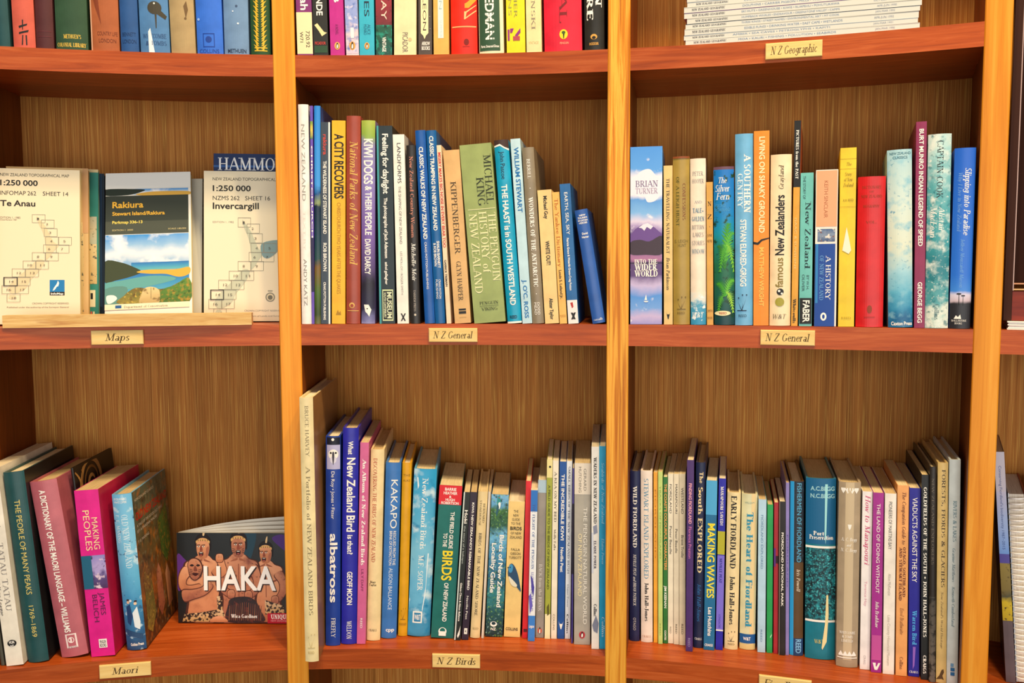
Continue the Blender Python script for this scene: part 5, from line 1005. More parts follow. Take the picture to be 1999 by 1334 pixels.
('BM',0.1319,1.8407,0.9949,0.0091,0.0389,0.0222,0.1899,0.1291,'P','#ecc97e',[('h', 'THE', 's', '#1c1a18', 0.07, 0.018, 0.34, 0.62), ('h', 'NEW', 's', '#1c1a18', 0.1, 0.018, 0.32, 0.65), ('h', 'GUIDE', 's', '#1c1a18', 0.13, 0.018, 0.26, 0.72), ('h', 'TO THE', 's', '#1c1a18', 0.16, 0.018, 0.2, 0.78), ('h', 'BIRDS', 'b', '#1c1a18', 0.195, 0.024, 0.16, 0.86), ('h', 'OF NEW', 's', '#1c1a18', 0.23, 0.018, 0.2, 0.84), ('h', 'ZEALAND', 's', '#1c1a18', 0.26, 0.018, 0.15, 0.88), ('h', 'FALLA', 's', '#1c1a18', 0.35, 0.018, 0.26, 0.8), ('h', 'GIBSON', 's', '#1c1a18', 0.38, 0.018, 0.22, 0.84), ('h', 'TURBOTT', 's', '#1c1a18', 0.41, 0.018, 0.14, 0.9), ('G', '#2a4a6a', ((0.12, 0.5), (0.2, 0.465), (0.35, 0.455), (0.55, 0.48), (0.75, 0.54), (0.9, 0.62), (0.95, 0.66), (0.75, 0.635), (0.5, 0.6), (0.25, 0.575), (0.12, 0.54))), ('G', '#3f8fc0', ((0.14, 0.485), (0.28, 0.458), (0.42, 0.475), (0.36, 0.515), (0.2, 0.52))), ('G', '#e4dcc4', ((0.16, 0.55), (0.35, 0.565), (0.7, 0.61), (0.6, 0.625), (0.32, 0.605))), ('e', '#1c1a18', 0.24, 0.482, 0.04, 1.0), ('g', '#2c2a26', ((0.05, 0.485), (0.15, 0.478), (0.15, 0.492))), ('h', 'COLLINS', 'b', '#43352a', 0.94, 0.02, 0.1, 0.85)],'butter yellow paperback with a blue bird painted on its spine',{}),
('BM',0.1497,1.8376,0.9949,0.0176,0.0267,0.0072,0.2197,0.1494,'P','#d81f28',[('p', '#5d1015', 0.94, 0.96, 0.2, 0.9)],'thin scarlet paperback on the bird shelf',{}),
('BM',0.1586,1.8282,0.9949,0.0219,0.0227,0.0091,0.2093,0.1423,'P','#eef0f2',[('p', '#2f72c4', 0, 0.14, 0.0, 1), ('p', '#3a7fd0', 0.83, 1, 0, 1), ('t', 'THE FLIGHT OF THE PENGUIN', 'r', '#4a64a0', 0.09, 0.52, 0.3, 0.66), ('t', 'LLOYD SPENCER DAVIS', 'r', '#5a50a8', 0.54, 0.8, 0.3, 0.66), ('g', '#4a3fa0', ((0.2, 0.56), (0.5, 0.58), (0.8, 0.64), (0.7, 0.7), (0.4, 0.66))), ('g', '#6a5fc0', ((0, 0.7), (0.3, 0.68), (0.6, 0.76), (0.2, 0.82))), ('h', 'Longacre', 'b', '#f6f1e8', 0.9, 0.02, 0.12, 0.88)],'thin white paperback with blue ends and a violet picture',{}),
('BM',0.17,1.8397,0.9949,0.0273,0.0192,0.0113,0.2206,0.1486,'P','#948c84',[('p', '#a9c0d0', 0, 0.08, 0, 1), ('t', 'BACK from the BRINK', 'r', '#d9d2ca', 0.53, 0.83, 0.3, 0.66), ('e', '#d05a3a', 0.5, 0.955, 0.26, 1.35), ('G', '#1c1a18', ((0.474, 0.93212), (0.565, 0.9349799999999999), (0.617, 0.9578599999999999), (0.578, 0.9737199999999999), (0.422, 0.9737199999999999), (0.37, 0.9578599999999999), (0.422, 0.94356))), ('G', '#f6f1e8', ((0.487, 0.9448599999999999), (0.552, 0.9464199999999999), (0.5728, 0.9607199999999999), (0.539, 0.97086), (0.448, 0.97086), (0.435, 0.9578599999999999)))],'grey paperback with pale serif capitals and a small badge',{}),
('BM',0.1807,1.8364,0.9949,0.0325,0.0144,0.0076,0.2495,0.1508,'P','#a3a83a',[('p', '#e8d994', 0, 0.1, 0, 1), ('e', '#1c1a18', 0.55, 0.04, 0.2, 1.0), ('t', 'A FIELD GUIDE TO THE BIRDS OF NEW ZEALAND', 'b', '#5d6420', 0.14, 0.72, 0.28, 0.66), ('p', '#efe3b4', 0.86, 1, 0, 1), ('g', '#5d5a20', ((0.3, 0.82), (0.7, 0.8), (0.8, 0.86), (0.4, 0.87)))],'thin yellow green paperback with a bird at its top',{}),
('BM',0.1896,1.8366,0.9949,0.0367,0.0114,0.0077,0.248,0.1498,'P','#efe4cc',[('t', 'A KEA ON MY BED', 'r', '#43352a', 0.06, 0.34, 0.3, 0.7), ('t', 'Molly Falla', 'r', '#6d5c48', 0.38, 0.5, 0.3, 0.66), ('t', 'COLLINS', 's', '#8d7a60', 0.86, 0.95, 0.3, 0.62)],'thin ivory paperback left of the deep blue kiwi spine',{}),
('BM',0.1991,1.8368,0.9949,0.0414,0.0128,0.0093,0.2466,0.1486,'P','#15509c',[('t', 'THE INCREDIBLE KIWI', 'b', '#f6f1e8', 0.07, 0.44, 0.3, 0.72), ('t', 'Neville Peat', 'b', '#f6f1e8', 0.48, 0.62, 0.3, 0.7), ('g', '#f6f1e8', ((0.15, 0.9), (0.3, 0.915), (0.7, 0.915), (0.85, 0.9), (0.65, 0.93), (0.55, 0.945), (0.45, 0.945), (0.35, 0.93)))],'thin deep blue paperback with a white horned mark at its foot',{}),
('BM',0.2084,1.837,0.9949,0.0459,0.0102,0.0072,0.2473,0.1473,'P','#e6eaee',[('t', 'SMALL BIRDS OF THE NEW ZEALAND BUSH', 'r', '#43506d', 0.03, 0.63, 0.3, 0.66), ('t', 'Elaine Power', 'r', '#8d93a3', 0.69, 0.82, 0.3, 0.6), ('t', 'Collins', 'R', '#2c2a30', 0.86, 0.97, 0.28, 0.62)],'thin silver white paperback left of the dark violet sliver',{}),
('BM',0.2138,1.8218,0.9949,0.0487,0.007,0.0019,0.2409,0.1618,'P','#4a3f8d',[('p', '#241a30', 0.2, 0.6, 0, 1)],'very thin dark violet booklet pressed against the wide grey paperback',{}),
('BM',0.2273,1.8179,0.9949,0.0553,0.0018,0.0217,0.2486,0.1641,'P','#a9a397',[('p', '#ddd2c2', 0, 0.17, 0, 1), ('t', 'GERARD', 's', '#6d665c', 0.03, 0.15, 0.56, 0.72), ('t', 'HUTCHING', 's', '#6d665c', 0.02, 0.16, 0.26, 0.42), ('t', 'THE PENGUIN NATURAL WORLD', 's', '#f0e9dc', 0.24, 0.885, 0.56, 0.78), ('t', 'OF NEW ZEALAND', 's', '#f0dfb0', 0.385, 0.73, 0.24, 0.46), ('e', '#b8303a', 0.5, 0.945, 0.19, 1.2), ('G', '#1c1a18', ((0.481, 0.92828), (0.5475, 0.9303699999999999), (0.5855, 0.94709), (0.5569999999999999, 0.95868), (0.443, 0.95868), (0.405, 0.94709), (0.443, 0.9366399999999999))), ('G', '#f6f1e8', ((0.4905, 0.9375899999999999), (0.538, 0.93873), (0.5532, 0.9491799999999999), (0.5285, 0.9565899999999999), (0.46199999999999997, 0.9565899999999999), (0.4525, 0.94709)))],'wide warm grey paperback with a red oval badge',{}),
('BM',0.2442,1.8042,0.9949,0.0742,-0.003,0.01,0.2734,0.1755,'P','#eee9e0',[('t', 'WADERS IN NEW ZEALAND', 'R', '#33302c', 0.05, 0.375, 0.3, 0.68), ('g', '#8d93a8', ((0.2, 0.39), (0.7, 0.38), (0.8, 0.42), (0.3, 0.43))), ('t', 'ELAINE POWER', 'R', '#43405a', 0.46, 0.6, 0.32, 0.62), ('p', '#d0d4e0', 0.42, 0.62, 0.0, 0.25), ('t', 'Collins', 'R', '#2c2a30', 0.775, 0.835, 0.3, 0.7), ('g', '#7d8296', ((0.1, 0.88), (0.6, 0.83), (0.95, 0.87), (0.8, 0.92), (0.3, 0.91)))],'tall white paperback with small grey wading bird prints',{}),
('BM',0.2543,1.8045,0.9949,0.09,-0.0054,0.0085,0.2741,0.1738,'P','#0f9fd0',[('t', 'Seabirds of New Zealand', 'i', '#9fd8ef', 0.08, 0.38, 0.35, 0.75), ('t', 'Elaine Power', 'i', '#9fd8ef', 0.45, 0.58, 0.35, 0.72), ('t', 'Collins', 'i', '#d0ecf6', 0.84, 0.94, 0.35, 0.75)],'tall thin bright cyan paperback against the middle upright',{}),
('BR',0.2994,1.831,0.9949,0.16,-0.0047,0.0132,0.2348,0.1408,'H','#20264f',[('t', 'WILD FIORDLAND', 'R', '#f6f1e8', 0.085, 0.445, 0.32, 0.7), ('t', 'NEVILLE PEAT and BRIAN PATRICK', 'i', '#f6f1e8', 0.485, 0.79, 0.36, 0.64), ('t', 'OTAGO', 's', '#cfc8c0', 0.86, 0.935, 0.36, 0.62)],'dark navy book at the left end of the Fiordland shelf',{}),
('BR',0.3155,1.8271,0.9949,0.1696,-0.0097,0.0155,0.2363,0.142,'H','#efdfd0',[('t', 'STEWART ISLAND EXPLORED', 'r', '#5d93b0', 0.045, 0.625, 0.28, 0.66), ('t', 'John Hall-Jones', 'R', '#2c2622', 0.65, 0.875, 0.34, 0.66), ('h', 'CRAIGS', 'r', '#b5805c', 0.965, 0.012, 0.12, 0.85)],'off white book with pale blue serif capitals',{}),
('BR',0.3274,1.8262,0.9949,0.1769,-0.0092,0.0054,0.2345,0.1408,'P','#eda62e',[('t', 'FIORDLAND', 's', '#b5701a', 0.1, 0.5, 0.3, 0.6)],'thin orange yellow booklet on the Fiordland shelf',{}),
('BR',0.3333,1.8224,0.9949,0.1808,-0.0097,0.0057,0.2361,0.1435,'P','#c5d97a',[('t', 'TRACKS OF FIORDLAND', 's', '#8da04a', 0.08, 0.5, 0.3, 0.65), ('t', 'REED', 's', '#8da04a', 0.88, 0.95, 0.3, 0.6)],'thin lime green booklet beside the orange yellow one',{}),
('BR',0.3403,1.8242,0.9949,0.185,-0.0097,0.0059,0.2287,0.1404,'P','#2f7430',[('t', "THE COAST'S COLOURFUL CHARACTERS", 'b', '#f0a05a', 0.04, 0.555, 0.25, 0.8), ('t', 'JIM KEENAN', 'b', '#f6f1e8', 0.65, 0.785, 0.25, 0.75), ('t', 'COATES', 'b', '#f6f1e8', 0.92, 0.98, 0.3, 0.65)],'thin leaf green booklet with orange and white capitals',{}),
('BR',0.3474,1.8244,0.9949,0.1893,-0.01,0.007,0.2329,0.139,'P','#efe4cb',[('t', 'FIORDLAND', 's', '#43352a', 0.06, 0.23, 0.3, 0.7), ('t', 'Peter Beadle', 's', '#43352a', 0.305, 0.47, 0.3, 0.72), ('t', 'REED', 's', '#8d7f68', 0.9, 0.94, 0.32, 0.62)],'left of three matching thin ivory booklets, reading FIORDLAND',{}),
('BR',0.3545,1.8212,0.9949,0.1939,-0.0102,0.0069,0.2336,0.1408,'P','#eee0c2',[('t', 'MANAPOURI', 's', '#43352a', 0.06, 0.23, 0.3, 0.7), ('t', 'Peter Beadle', 's', '#43352a', 0.32, 0.46, 0.3, 0.72), ('t', 'REED', 's', '#6d5f48', 0.88, 0.935, 0.32, 0.66)],'middle of three matching thin ivory booklets, reading MANAPOURI',{}),
('BR',0.3622,1.8188,0.9949,0.1989,-0.011,0.0079,0.2342,0.1416,'P','#eadcbc',[('t', 'WESTLAND', 's', '#43352a', 0.08, 0.23, 0.3, 0.7), ('t', 'Brent Trolle', 's', '#43352a', 0.355, 0.485, 0.3, 0.72), ('t', 'REED', 's', '#6d5f48', 0.875, 0.935, 0.32, 0.66)],'right of three matching thin ivory booklets, reading WESTLAND',{}),
('BR',0.3681,1.7994,0.9949,0.2046,-0.0049,0.0088,0.257,0.1595,'P','#4a2a6d',[('t', 'FINDING FIORDLAND', 'b', '#f0a8b8', 0.12, 0.33, 0.3, 0.7), ('t', 'Florence Preston', 's', '#e080c0', 0.345, 0.51, 0.3, 0.7), ('t', 'REED', 's', '#9f8fc0', 0.93, 0.975, 0.3, 0.65)],'thin violet book jutting forward, pink lettering on its spine',{}),
('BR',0.3819,1.8102,0.9949,0.212,0.0008,0.0123,0.2514,0.1461,'H','#1d2547',[('t', 'The', 'R', '#e8d0a0', 0.05, 0.11, 0.4, 0.78), ('e', '#e8c070', 0.45, 0.155, 0.12, 1.2), ('t', 'South EXPLORED', 'R', '#e8d0a0', 0.13, 0.59, 0.3, 0.76), ('t', 'John Hall-Jones', 'i', '#2f6fae', 0.65, 0.855, 0.34, 0.7), ('h', 'CRAIGS', 'r', '#f6f1e8', 0.95, 0.012, 0.1, 0.85)],'midnight blue book with tall cream serif lettering',{}),
('BR',0.395,1.8039,0.9949,0.2124,0.0033,0.014,0.229,0.1495,'P','#1c6d9c',[('p', '#4fa8d8', 0, 0.2, 0, 1), ('t', 'MAKING WAVES', 'b', '#f3e03a', 0.25, 0.69, 0.22, 0.85), ('t', 'Les Hutchins', 'b', '#f6f1e8', 0.745, 0.915, 0.36, 0.7), ('h', 'CRAIGS', 'b', '#f6f1e8', 0.97, 0.014, 0.1, 0.85)],'blue paperback with chunky yellow capitals MAKING WAVES',{}),
('BR',0.4086,1.8047,0.9949,0.2087,0.0047,0.0092,0.2316,0.1458,'P','#2323a8',[('t', 'MANAPOURI SAVED!', 'R', '#f6f1e8', 0.045, 0.27, 0.3, 0.68), ('p', '#b5b02c', 0.305, 0.44, 0, 1), ('p', '#7d6fd8', 0.445, 0.88, 0, 1), ('t', 'NEVILLE PEAT', 'R', '#2c2a90', 0.46, 0.605, 0.32, 0.66), ('t', 'LONGACRE', 's', '#4a40b0', 0.79, 0.87, 0.34, 0.62), ('p', '#f6f1e8', 0.88, 0.888, 0, 1)],'ultramarine paperback with an olive block and lilac lower half',{}),
('BR',0.4246,1.8061,0.9949,0.2043,0.0042,0.0171,0.2125,0.1408,'H','#eed9a4',[('t', 'EARLY FIORDLAND', 'R', '#2c2622', 0.02, 0.48, 0.3, 0.7), ('t', 'John Hall-Jones', 'R', '#2c2622', 0.53, 0.84, 0.32, 0.68), ('g', '#43352a', ((0.48, 0.9450000000000001), (0.52, 0.9450000000000001), (0.53, 0.915))), ('g', '#43352a', ((0.47, 0.9450000000000001), (0.5, 0.9450000000000001), (0.72, 0.9))), ('g', '#43352a', ((0.45, 0.9450000000000001), (0.49, 0.9450000000000001), (0.25, 0.909))), ('g', '#43352a', ((0.21999999999999997, 0.9450000000000001), (0.75, 0.9450000000000001), (0.75, 0.9486), (0.21999999999999997, 0.9486))), ('e', '#43352a', 0.3, 0.897, 0.04, 1.0), ('e', '#43352a', 0.52, 0.885, 0.04, 1.0), ('e', '#43352a', 0.75, 0.885, 0.04, 1.0), ('h', 'REED', 's', '#6d5a38', 0.965, 0.012, 0.25, 0.75)],'cream jacketed book with heavy black serif capitals EARLY FIORDLAND',{}),
('BR',0.4462,1.8066,0.9949,0.2012,-0.0008,0.0201,0.2103,0.1353,'H','#dcd9b0',[('p', '#e9cf9a', 0, 1, 0.62, 0.9), ('h', 'WILLIAM', 's', '#7d9a90', 0.055, 0.012, 0.2, 0.8), ('t', 'The Heart of Fiordland', 'R', '#2f8fb0', 0.115, 0.855, 0.34, 0.74), ('p', '#1c5796', 0.9, 0.96, 0, 1), ('h', 'W&T', 'b', '#f6f1e8', 0.93, 0.02, 0.22, 0.7), ('p', '#dfc88a', 0.965, 1, 0, 1)],'pale green jacketed book with turquoise serif title and a blue band',{}),
('BR',0.4627,1.7979,0.9949,0.2048,-0.0104,0.0099,0.2054,0.1397,'P','#b5d6ea',[('t', 'FIORDLAND EXPLORED', 's', '#6d90b0', 0.1, 0.45, 0.34, 0.62), ('t', 'REED', 's', '#6d90b0', 0.85, 0.93, 0.36, 0.6)],'pale sky blue paperback beside the vivid green booklet',{}),
('BR',0.4729,1.7965,0.9949,0.2069,-0.0125,0.0071,0.199,0.1353,'P','#23a052',[('g', '#bfe3c8', ((0.6, 0.89), (0.9, 0.87), (0.9, 0.88), (0.6, 0.9)))],'thin vivid green booklet',{}),
('BR',0.4804,1.7944,0.9949,0.2085,-0.0131,0.0055,0.2023,0.1375,'P','#a8202a',[('p', '#33151a', 0.35, 0.4, 0, 1), ('p', '#5d2a80', 0.3, 0.42, 0, 0.4)],'thin dark red booklet left of the black striped spine',{}),
('BR',0.4873,1.7898,0.9949,0.2101,-0.0145,0.0079,0.2048,0.1393,'P','#221e1c',[('t', 'FIORDLAND NATIONAL PARK', 'b', '#f6f1e8', 0.2, 0.68, 0.36, 0.68), ('p', '#8d7f70', 0, 1, 0, 0.1)],'thin black paperback with spaced white capitals',{}),
('BR',0.4944,1.7899,0.9949,0.2116,-0.0173,0.0042,0.2297,0.1392,'P','#8d80c0',[('t', 'FIORDLAND', 's', '#5d50a0', 0.3, 0.6, 0.3, 0.7)],'very thin lavender booklet behind the black spine',{}),
('BR',0.5057,1.7886,0.9949,0.2139,-0.0145,0.0168,0.2314,0.1374,'H','#5d4429',[('p', '#2f9fdc', 0, 1, 0, 0.28), ('p', '#203040', 0, 0.0, 0, 1), ('a', 'fishart', 0, 0.46, 0.3, 1), ('t', 'FISHERMEN OF FIORDLAND', 's', '#5fb0d8', 0.01, 0.46, 0.5, 0.82), ('t', 'Iris Powell', 'i', '#e8d8c0', 0.5, 0.63, 0.5, 0.76), ('p', '#22406d', 0.9, 1, 0.28, 1), ('t', 'REED', 'b', '#7fb8e0', 0.905, 0.985, 0.46, 0.84)],'brown jacketed book with a bright blue edge and blue capitals',{}),
('BR',0.533,1.7775,0.9949,0.2202,-0.0151,0.0366,0.2377,0.1404,'H','#13788d',[('p', '#17618f', 0, 0.36, 0, 1), ('h', 'A.C.BEGG', 'b', '#9fd0d8', 0.055, 0.022, 0.15, 0.95), ('h', 'N.C.BEGG', 'b', '#9fd0d8', 0.095, 0.022, 0.15, 0.95), ('h', 'Port', 'R', '#f6f1e8', 0.3, 0.022, 0.25, 0.6), ('h', 'Preservation', 'R', '#f6f1e8', 0.322, 0.024, 0.12, 0.92), ('p', '#f6f1e8', 0.37, 0.382, 0, 1), ('a', 'bushart', 0.382, 0.78, 0, 1), ('p', '#f6f1e8', 0.78, 0.792, 0, 1), ('h', 'W&T', 'r', '#c9c070', 0.9, 0.022, 0.3, 0.62), ('g', '#ead9a0', ((0.7, 0.64), (0.76, 0.64), (0.78, 0.75), (0.72, 0.9), (0.58, 0.945), (0.55, 0.935), (0.66, 0.8))), ('g', '#9fdbe0', ((0.63, 0.03), (0.72, 0.03), (0.68, 0.3), (0.66, 0.36), (0.62, 0.3)))],'wide glossy teal jacketed book with a dark bush picture band',{}),
('BR',0.56,1.7547,0.9949,0.2334,-0.0082,0.0259,0.2384,0.1542,'H','#a9967c',[('p', '#c9b594', 0, 0.96, 0.3, 0.7), ('g', '#f6f1e8', ((0.1, 0.04), (0.2, 0.06), (0.3, 0.04), (0.4, 0.06), (0.5, 0.04), (0.6, 0.06), (0.7, 0.04), (0.8, 0.06), (0.9, 0.04), (0.9, 0.03), (0.1, 0.03))), ('g', '#f6f1e8', ((0.42, 0.225), (0.6, 0.225), (0.56, 0.245), (0.51, 0.255), (0.46, 0.245))), ('h', 'A. C. Begg', 'i', '#f6f1e8', 0.305, 0.018, 0.12, 0.85), ('h', 'and', 'i', '#f6f1e8', 0.335, 0.014, 0.38, 0.6), ('h', 'N. C. Begg', 'i', '#f6f1e8', 0.362, 0.018, 0.12, 0.85), ('h', 'WHITCOMBE', 'r', '#f6f1e8', 0.81, 0.014, 0.12, 0.85), ('h', '& TOMBS', 'r', '#f6f1e8', 0.832, 0.014, 0.25, 0.75), ('h', 'LIMITED', 'r', '#f6f1e8', 0.854, 0.014, 0.22, 0.75), ('g', '#f6f1e8', ((0.1, 0.93), (0.2, 0.91), (0.3, 0.93), (0.4, 0.91), (0.5, 0.93), (0.6, 0.91), (0.7, 0.93), (0.8, 0.91), (0.9, 0.93), (0.9, 0.937), (0.1, 0.937))), ('p', '#f6f1e8', 0.945, 0.95, 0.05, 0.95)],'grey brown jacketed book with scalloped white borders',{}),
('BR',0.5803,1.7492,0.9949,0.242,-0.0107,0.0116,0.2284,0.1532,'P','#f2ecea',[('t', 'How to Manapouri', 'i', '#d05a80', 0.02, 0.41, 0.3, 0.8), ('t', 'Terence Hay', 's', '#e09fb0', 0.5, 0.64, 0.34, 0.6), ('t', 'CRAIG', 's', '#b9b0b0', 0.92, 0.97, 0.36, 0.58)],'white paperback with rose pink script beside the purple spine',{}),
('BR',0.5913,1.7408,0.9949,0.2476,-0.0132,0.0121,0.2289,0.1557,'P','#a3248d',[('t', 'THE LAND OF DOING WITHOUT', 's', '#f6f1e8', 0.06, 0.555, 0.36, 0.68), ('t', 'Julia Bradshaw', 'i', '#f6f1e8', 0.6, 0.75, 0.36, 0.68), ('p', '#c04f9a', 0.79, 0.93, 0.05, 0.95), ('g', '#f6f1e8', ((0.15, 0.945), (0.45, 0.945), (0.45, 0.965), (0.55, 0.965), (0.7, 0.945), (0.9, 0.945), (0.6, 0.985), (0.35, 0.985)))],'purple paperback with white capitals and a curled white mark',{}),
('BR',0.6048,1.7362,0.9949,0.2536,-0.0151,0.013,0.2291,0.1558,'P','#f1e8dd',[('t', 'PIONEERS OF MARTINS BAY', 's', '#6d665e', 0.045, 0.305, 0.34, 0.64), ('t', 'Alice McKenzie', 's', '#b9aea0', 0.44, 0.56, 0.36, 0.62), ('t', 'Lake County Historical Museum', 's', '#c4b8a8', 0.67, 0.95, 0.36, 0.6)],'white paperback with small grey capitals right of the purple spine',{}),
('BR',0.619,1.732,0.9949,0.2598,-0.0185,0.0128,0.2401,0.1568,'P','#eba560',[('t', 'The Companion Guide to', 'i', '#6d2f1c', 0.035, 0.305, 0.44, 0.76), ('t', 'OTAGO, SOUTHLAND', 'R', '#6d2f1c', 0.32, 0.58, 0.54, 0.78), ('t', 'AND STEWART ISLAND', 'R', '#6d2f1c', 0.32, 0.6, 0.22, 0.46), ('t', 'Errol Brathwaite', 'i', '#8d5228', 0.64, 0.78, 0.34, 0.66), ('t', 'Collins', 'r', '#6d2f1c', 0.9, 0.965, 0.34, 0.64)],'apricot paperback with brown serif lettering in two lines',{}),
('BR',0.6336,1.7302,0.9949,0.2659,-0.0224,0.0124,0.2373,0.1535,'P','#1f1c94',[('t', 'VIADUCTS AGAINST THE SKY', 's', '#f6f1e8', 0.05, 0.495, 0.28, 0.72), ('t', 'Warren Bird', 'R', '#4fa8e8', 0.645, 0.83, 0.34, 0.74), ('g', '#8d5fc0', ((0.4, 0.84), (0.65, 0.84), (0.55, 0.94), (0.4, 0.96))), ('h', 'CRAIGS', 'r', '#f6f1e8', 0.975, 0.012, 0.1, 0.9)],'deep ultramarine paperback with white capitals about viaducts',{}),
('BR',0.6433,1.722,0.9949,0.2718,-0.0264,0.0079,0.2557,0.1579,'P','#171817',[('t', 'GOLDFIELDS OF THE SOUTH • JOHN HALL-JONES', 'R', '#f6f1e8', 0.06, 0.79, 0.3, 0.74), ('t', 'CRAIGS', 'R', '#f6f1e8', 0.88, 0.97, 0.3, 0.72)],'black paperback with white serif capitals about goldfields',{}),
('BR',0.6497,1.7153,0.9949,0.2774,-0.0259,0.0074,0.2669,0.162,'H','#2a2520',[('t', 'NEW ZEALAND EXPLORERS', 'r', '#6d6458', 0.05, 0.45, 0.3, 0.66), ('a', 'greyart', 0.6, 1, 0, 1)],'thin dark brown book with faint stamped lettering',{}),
('BR',0.6597,1.713,0.9949,0.2845,-0.0233,0.0113,0.2722,0.1605,'H','#e5c680',[('t', 'FORESTS, FIORDS & GLACIERS', 'r', '#43352a', 0.03, 0.56, 0.4, 0.74), ('t', "New Zealand's World Heritage", 'i', '#8d7448', 0.58, 0.84, 0.4, 0.62), ('g', '#5d4526', ((0.0, 0.985), (0.3, 0.965), (0.5, 0.94), (0.7, 0.935), (0.75, 0.95), (0.6, 0.965), (0.75, 0.985), (0.5, 0.98)))],'golden tan book with dark serif capitals and a brown bird',{}),
('BR',0.6715,1.7099,0.9949,0.2943,-0.0199,0.0122,0.2768,0.1588,'H','#d9e6ec',[('t', 'RIVERS & LAKES', 'r', '#6d93a3', 0.18, 0.36, 0.38, 0.7), ('t', 'Graeme Matthews', 'i', '#7d98a3', 0.39, 0.54, 0.36, 0.62), ('t', 'Kenneth Cumberland', 'i', '#7d98a3', 0.56, 0.74, 0.36, 0.62), ('p', '#2f6fae', 0.925, 0.94, 0.32, 0.7), ('p', '#2f6fae', 0.945, 0.96, 0.32, 0.7), ('p', '#6fa0d0', 0.905, 0.92, 0.32, 0.6)],'tall pale blue white book at the right end beside the upright',{}),
('BF',0.7449,1.7158,0.9949,0.42,-0.0793,0.0107,0.2843,0.1256,'P','#5d4f54',[('p', '#d5cdd8', 0, 0.17, 0, 1), ('a', 'biodiv', 0.17, 0.46, 0, 1), ('p', '#4f489a', 0.44, 0.48, 0, 1), ('a', 'gorse', 0.48, 0.73, 0, 1), ('t', "Conserving Fiordland's biodiversity 1987–2015", 's', '#4a5f9a', 0.06, 0.42, 0.36, 0.62)],'narrow book with a blue mountain sky and yellow gorse, just right of the right upright',{}),
]

for row in BOOKS:
    book(row)


# ---------------------------------------------------------------- maps on the left bay's middle shelf
def chart(loc, yaw, tilt, lean, w, h, label, col, prints, d=.010, pages='#d8c490', edge=None):
    root = empty('folded_map', (loc[0], loc[1], loc[2] + (d + .001) * math.sin(tilt) + w / 2 * abs(math.sin(lean))), (-tilt, lean, -yaw))
    tag(root, label, 'map', 'folded maps behind the pale strip')
    mb = MB()
    mb.box(-w / 2, w / 2, 0, .0006, 0, h, plain(col, .55))
    do_prints(mb, Skin(w, h, d, 0), prints)
    mb.build('cover_panel', root)
    k = MB()
    zig = [(-w / 2 + .0008, .0008)]
    n = 9
    for i in range(n + 1):
        zig.append((w / 2 - (.0006 if i % 2 else .0022), .0008 + (d - .001) * i / n))
    for i in range(n, -1, -1):
        zig.append((-w / 2 + (.0006 if i % 2 else .0022), .0008 + (d - .001) * i / n))
    k.prism(zig[1:], .0005, h - .0012, page_mat(pages))
    k.build('folded_sheets', root)
    return root


def grid_map(hl, sc_v=1.0, top=.31, du=.02):
    """little index map of numbered sheets with the two islands"""
    G = '#8d8a78'
    out = []
    B_ = []
    def cell(u, v, wu=.155, hv=.062):
        l = .005
        B_.extend([('p', G, v, v + .0028, u, u + wu), ('p', G, v + hv, v + hv + .0028, u, u + wu), ('p', G, v, v + hv, u, u + l), ('p', G, v, v + hv, u + wu, u + wu + l)])
    cells = [(.40, .32), (.51, .36), (.545, .425), (.56, .49), (.72, .49), (.535, .55), (.69, .55), (.40, .61), (.56, .61), (.29, .675), (.44, .675), (.16, .735), (.32, .735), (.07, .80), (.22, .80), (.04, .862), (.2, .862), (.10, .925)]
    for c in cells:
        cell(*c)
    I = '#bfc3aa' if hl else '#dccaa2'
    out.append(('G', I, ((.455, .335), (.50, .365), (.56, .41), (.60, .46), (.66, .53), (.72, .555), (.66, .60), (.6, .65), (.555, .665), (.57, .61), (.56, .55), (.55, .50), (.52, .44), (.48, .39))))
    out.append(('G', I, ((.52, .665), (.545, .69), (.5, .74), (.43, .79), (.37, .83), (.33, .88), (.24, .915), (.16, .925), (.11, .885), (.17, .83), (.27, .775), (.38, .72), (.45, .67))))
    out.append(('G', I, ((.14, .935), (.2, .94), (.18, .965), (.12, .96))))
    if hl:
        out.append(('G', '#7d9a9c', ((.70, .49), (.95, .47), (.9, .54), (.78, .59), (.7, .57))))
    out += B_
    for i, (u, v) in enumerate(cells):
        out.append(('h', str(i + 1), 's', '#57544a', v + .034, .016, u + .06, u + .06 + (.025 if i < 9 else .05)))
    # the sheet itself framed in black
    u, v = .06, .80
    out += [('p', K_, v, v + .005, u, u + .165), ('p', K_, v + .063, v + .068, u, u + .165), ('p', K_, v, v + .068, u, u + .01), ('p', K_, v, v + .068, u + .158, u + .168)]
    res = []
    def fv(v):
        return top + (v - .32) * sc_v
    for q in out:
        if q[0] == 'p':
            res.append(('p', q[1], fv(q[2]), fv(q[3]), q[4] + du, q[5] + du))
        elif q[0] == 'h':
            res.append(q[:4] + (fv(q[4]), q[5] * sc_v, q[6] + du, q[7] + du))
        else:
            res.append((q[0], q[1], tuple((u + du, fv(v)) for u, v in q[2])))
    return res


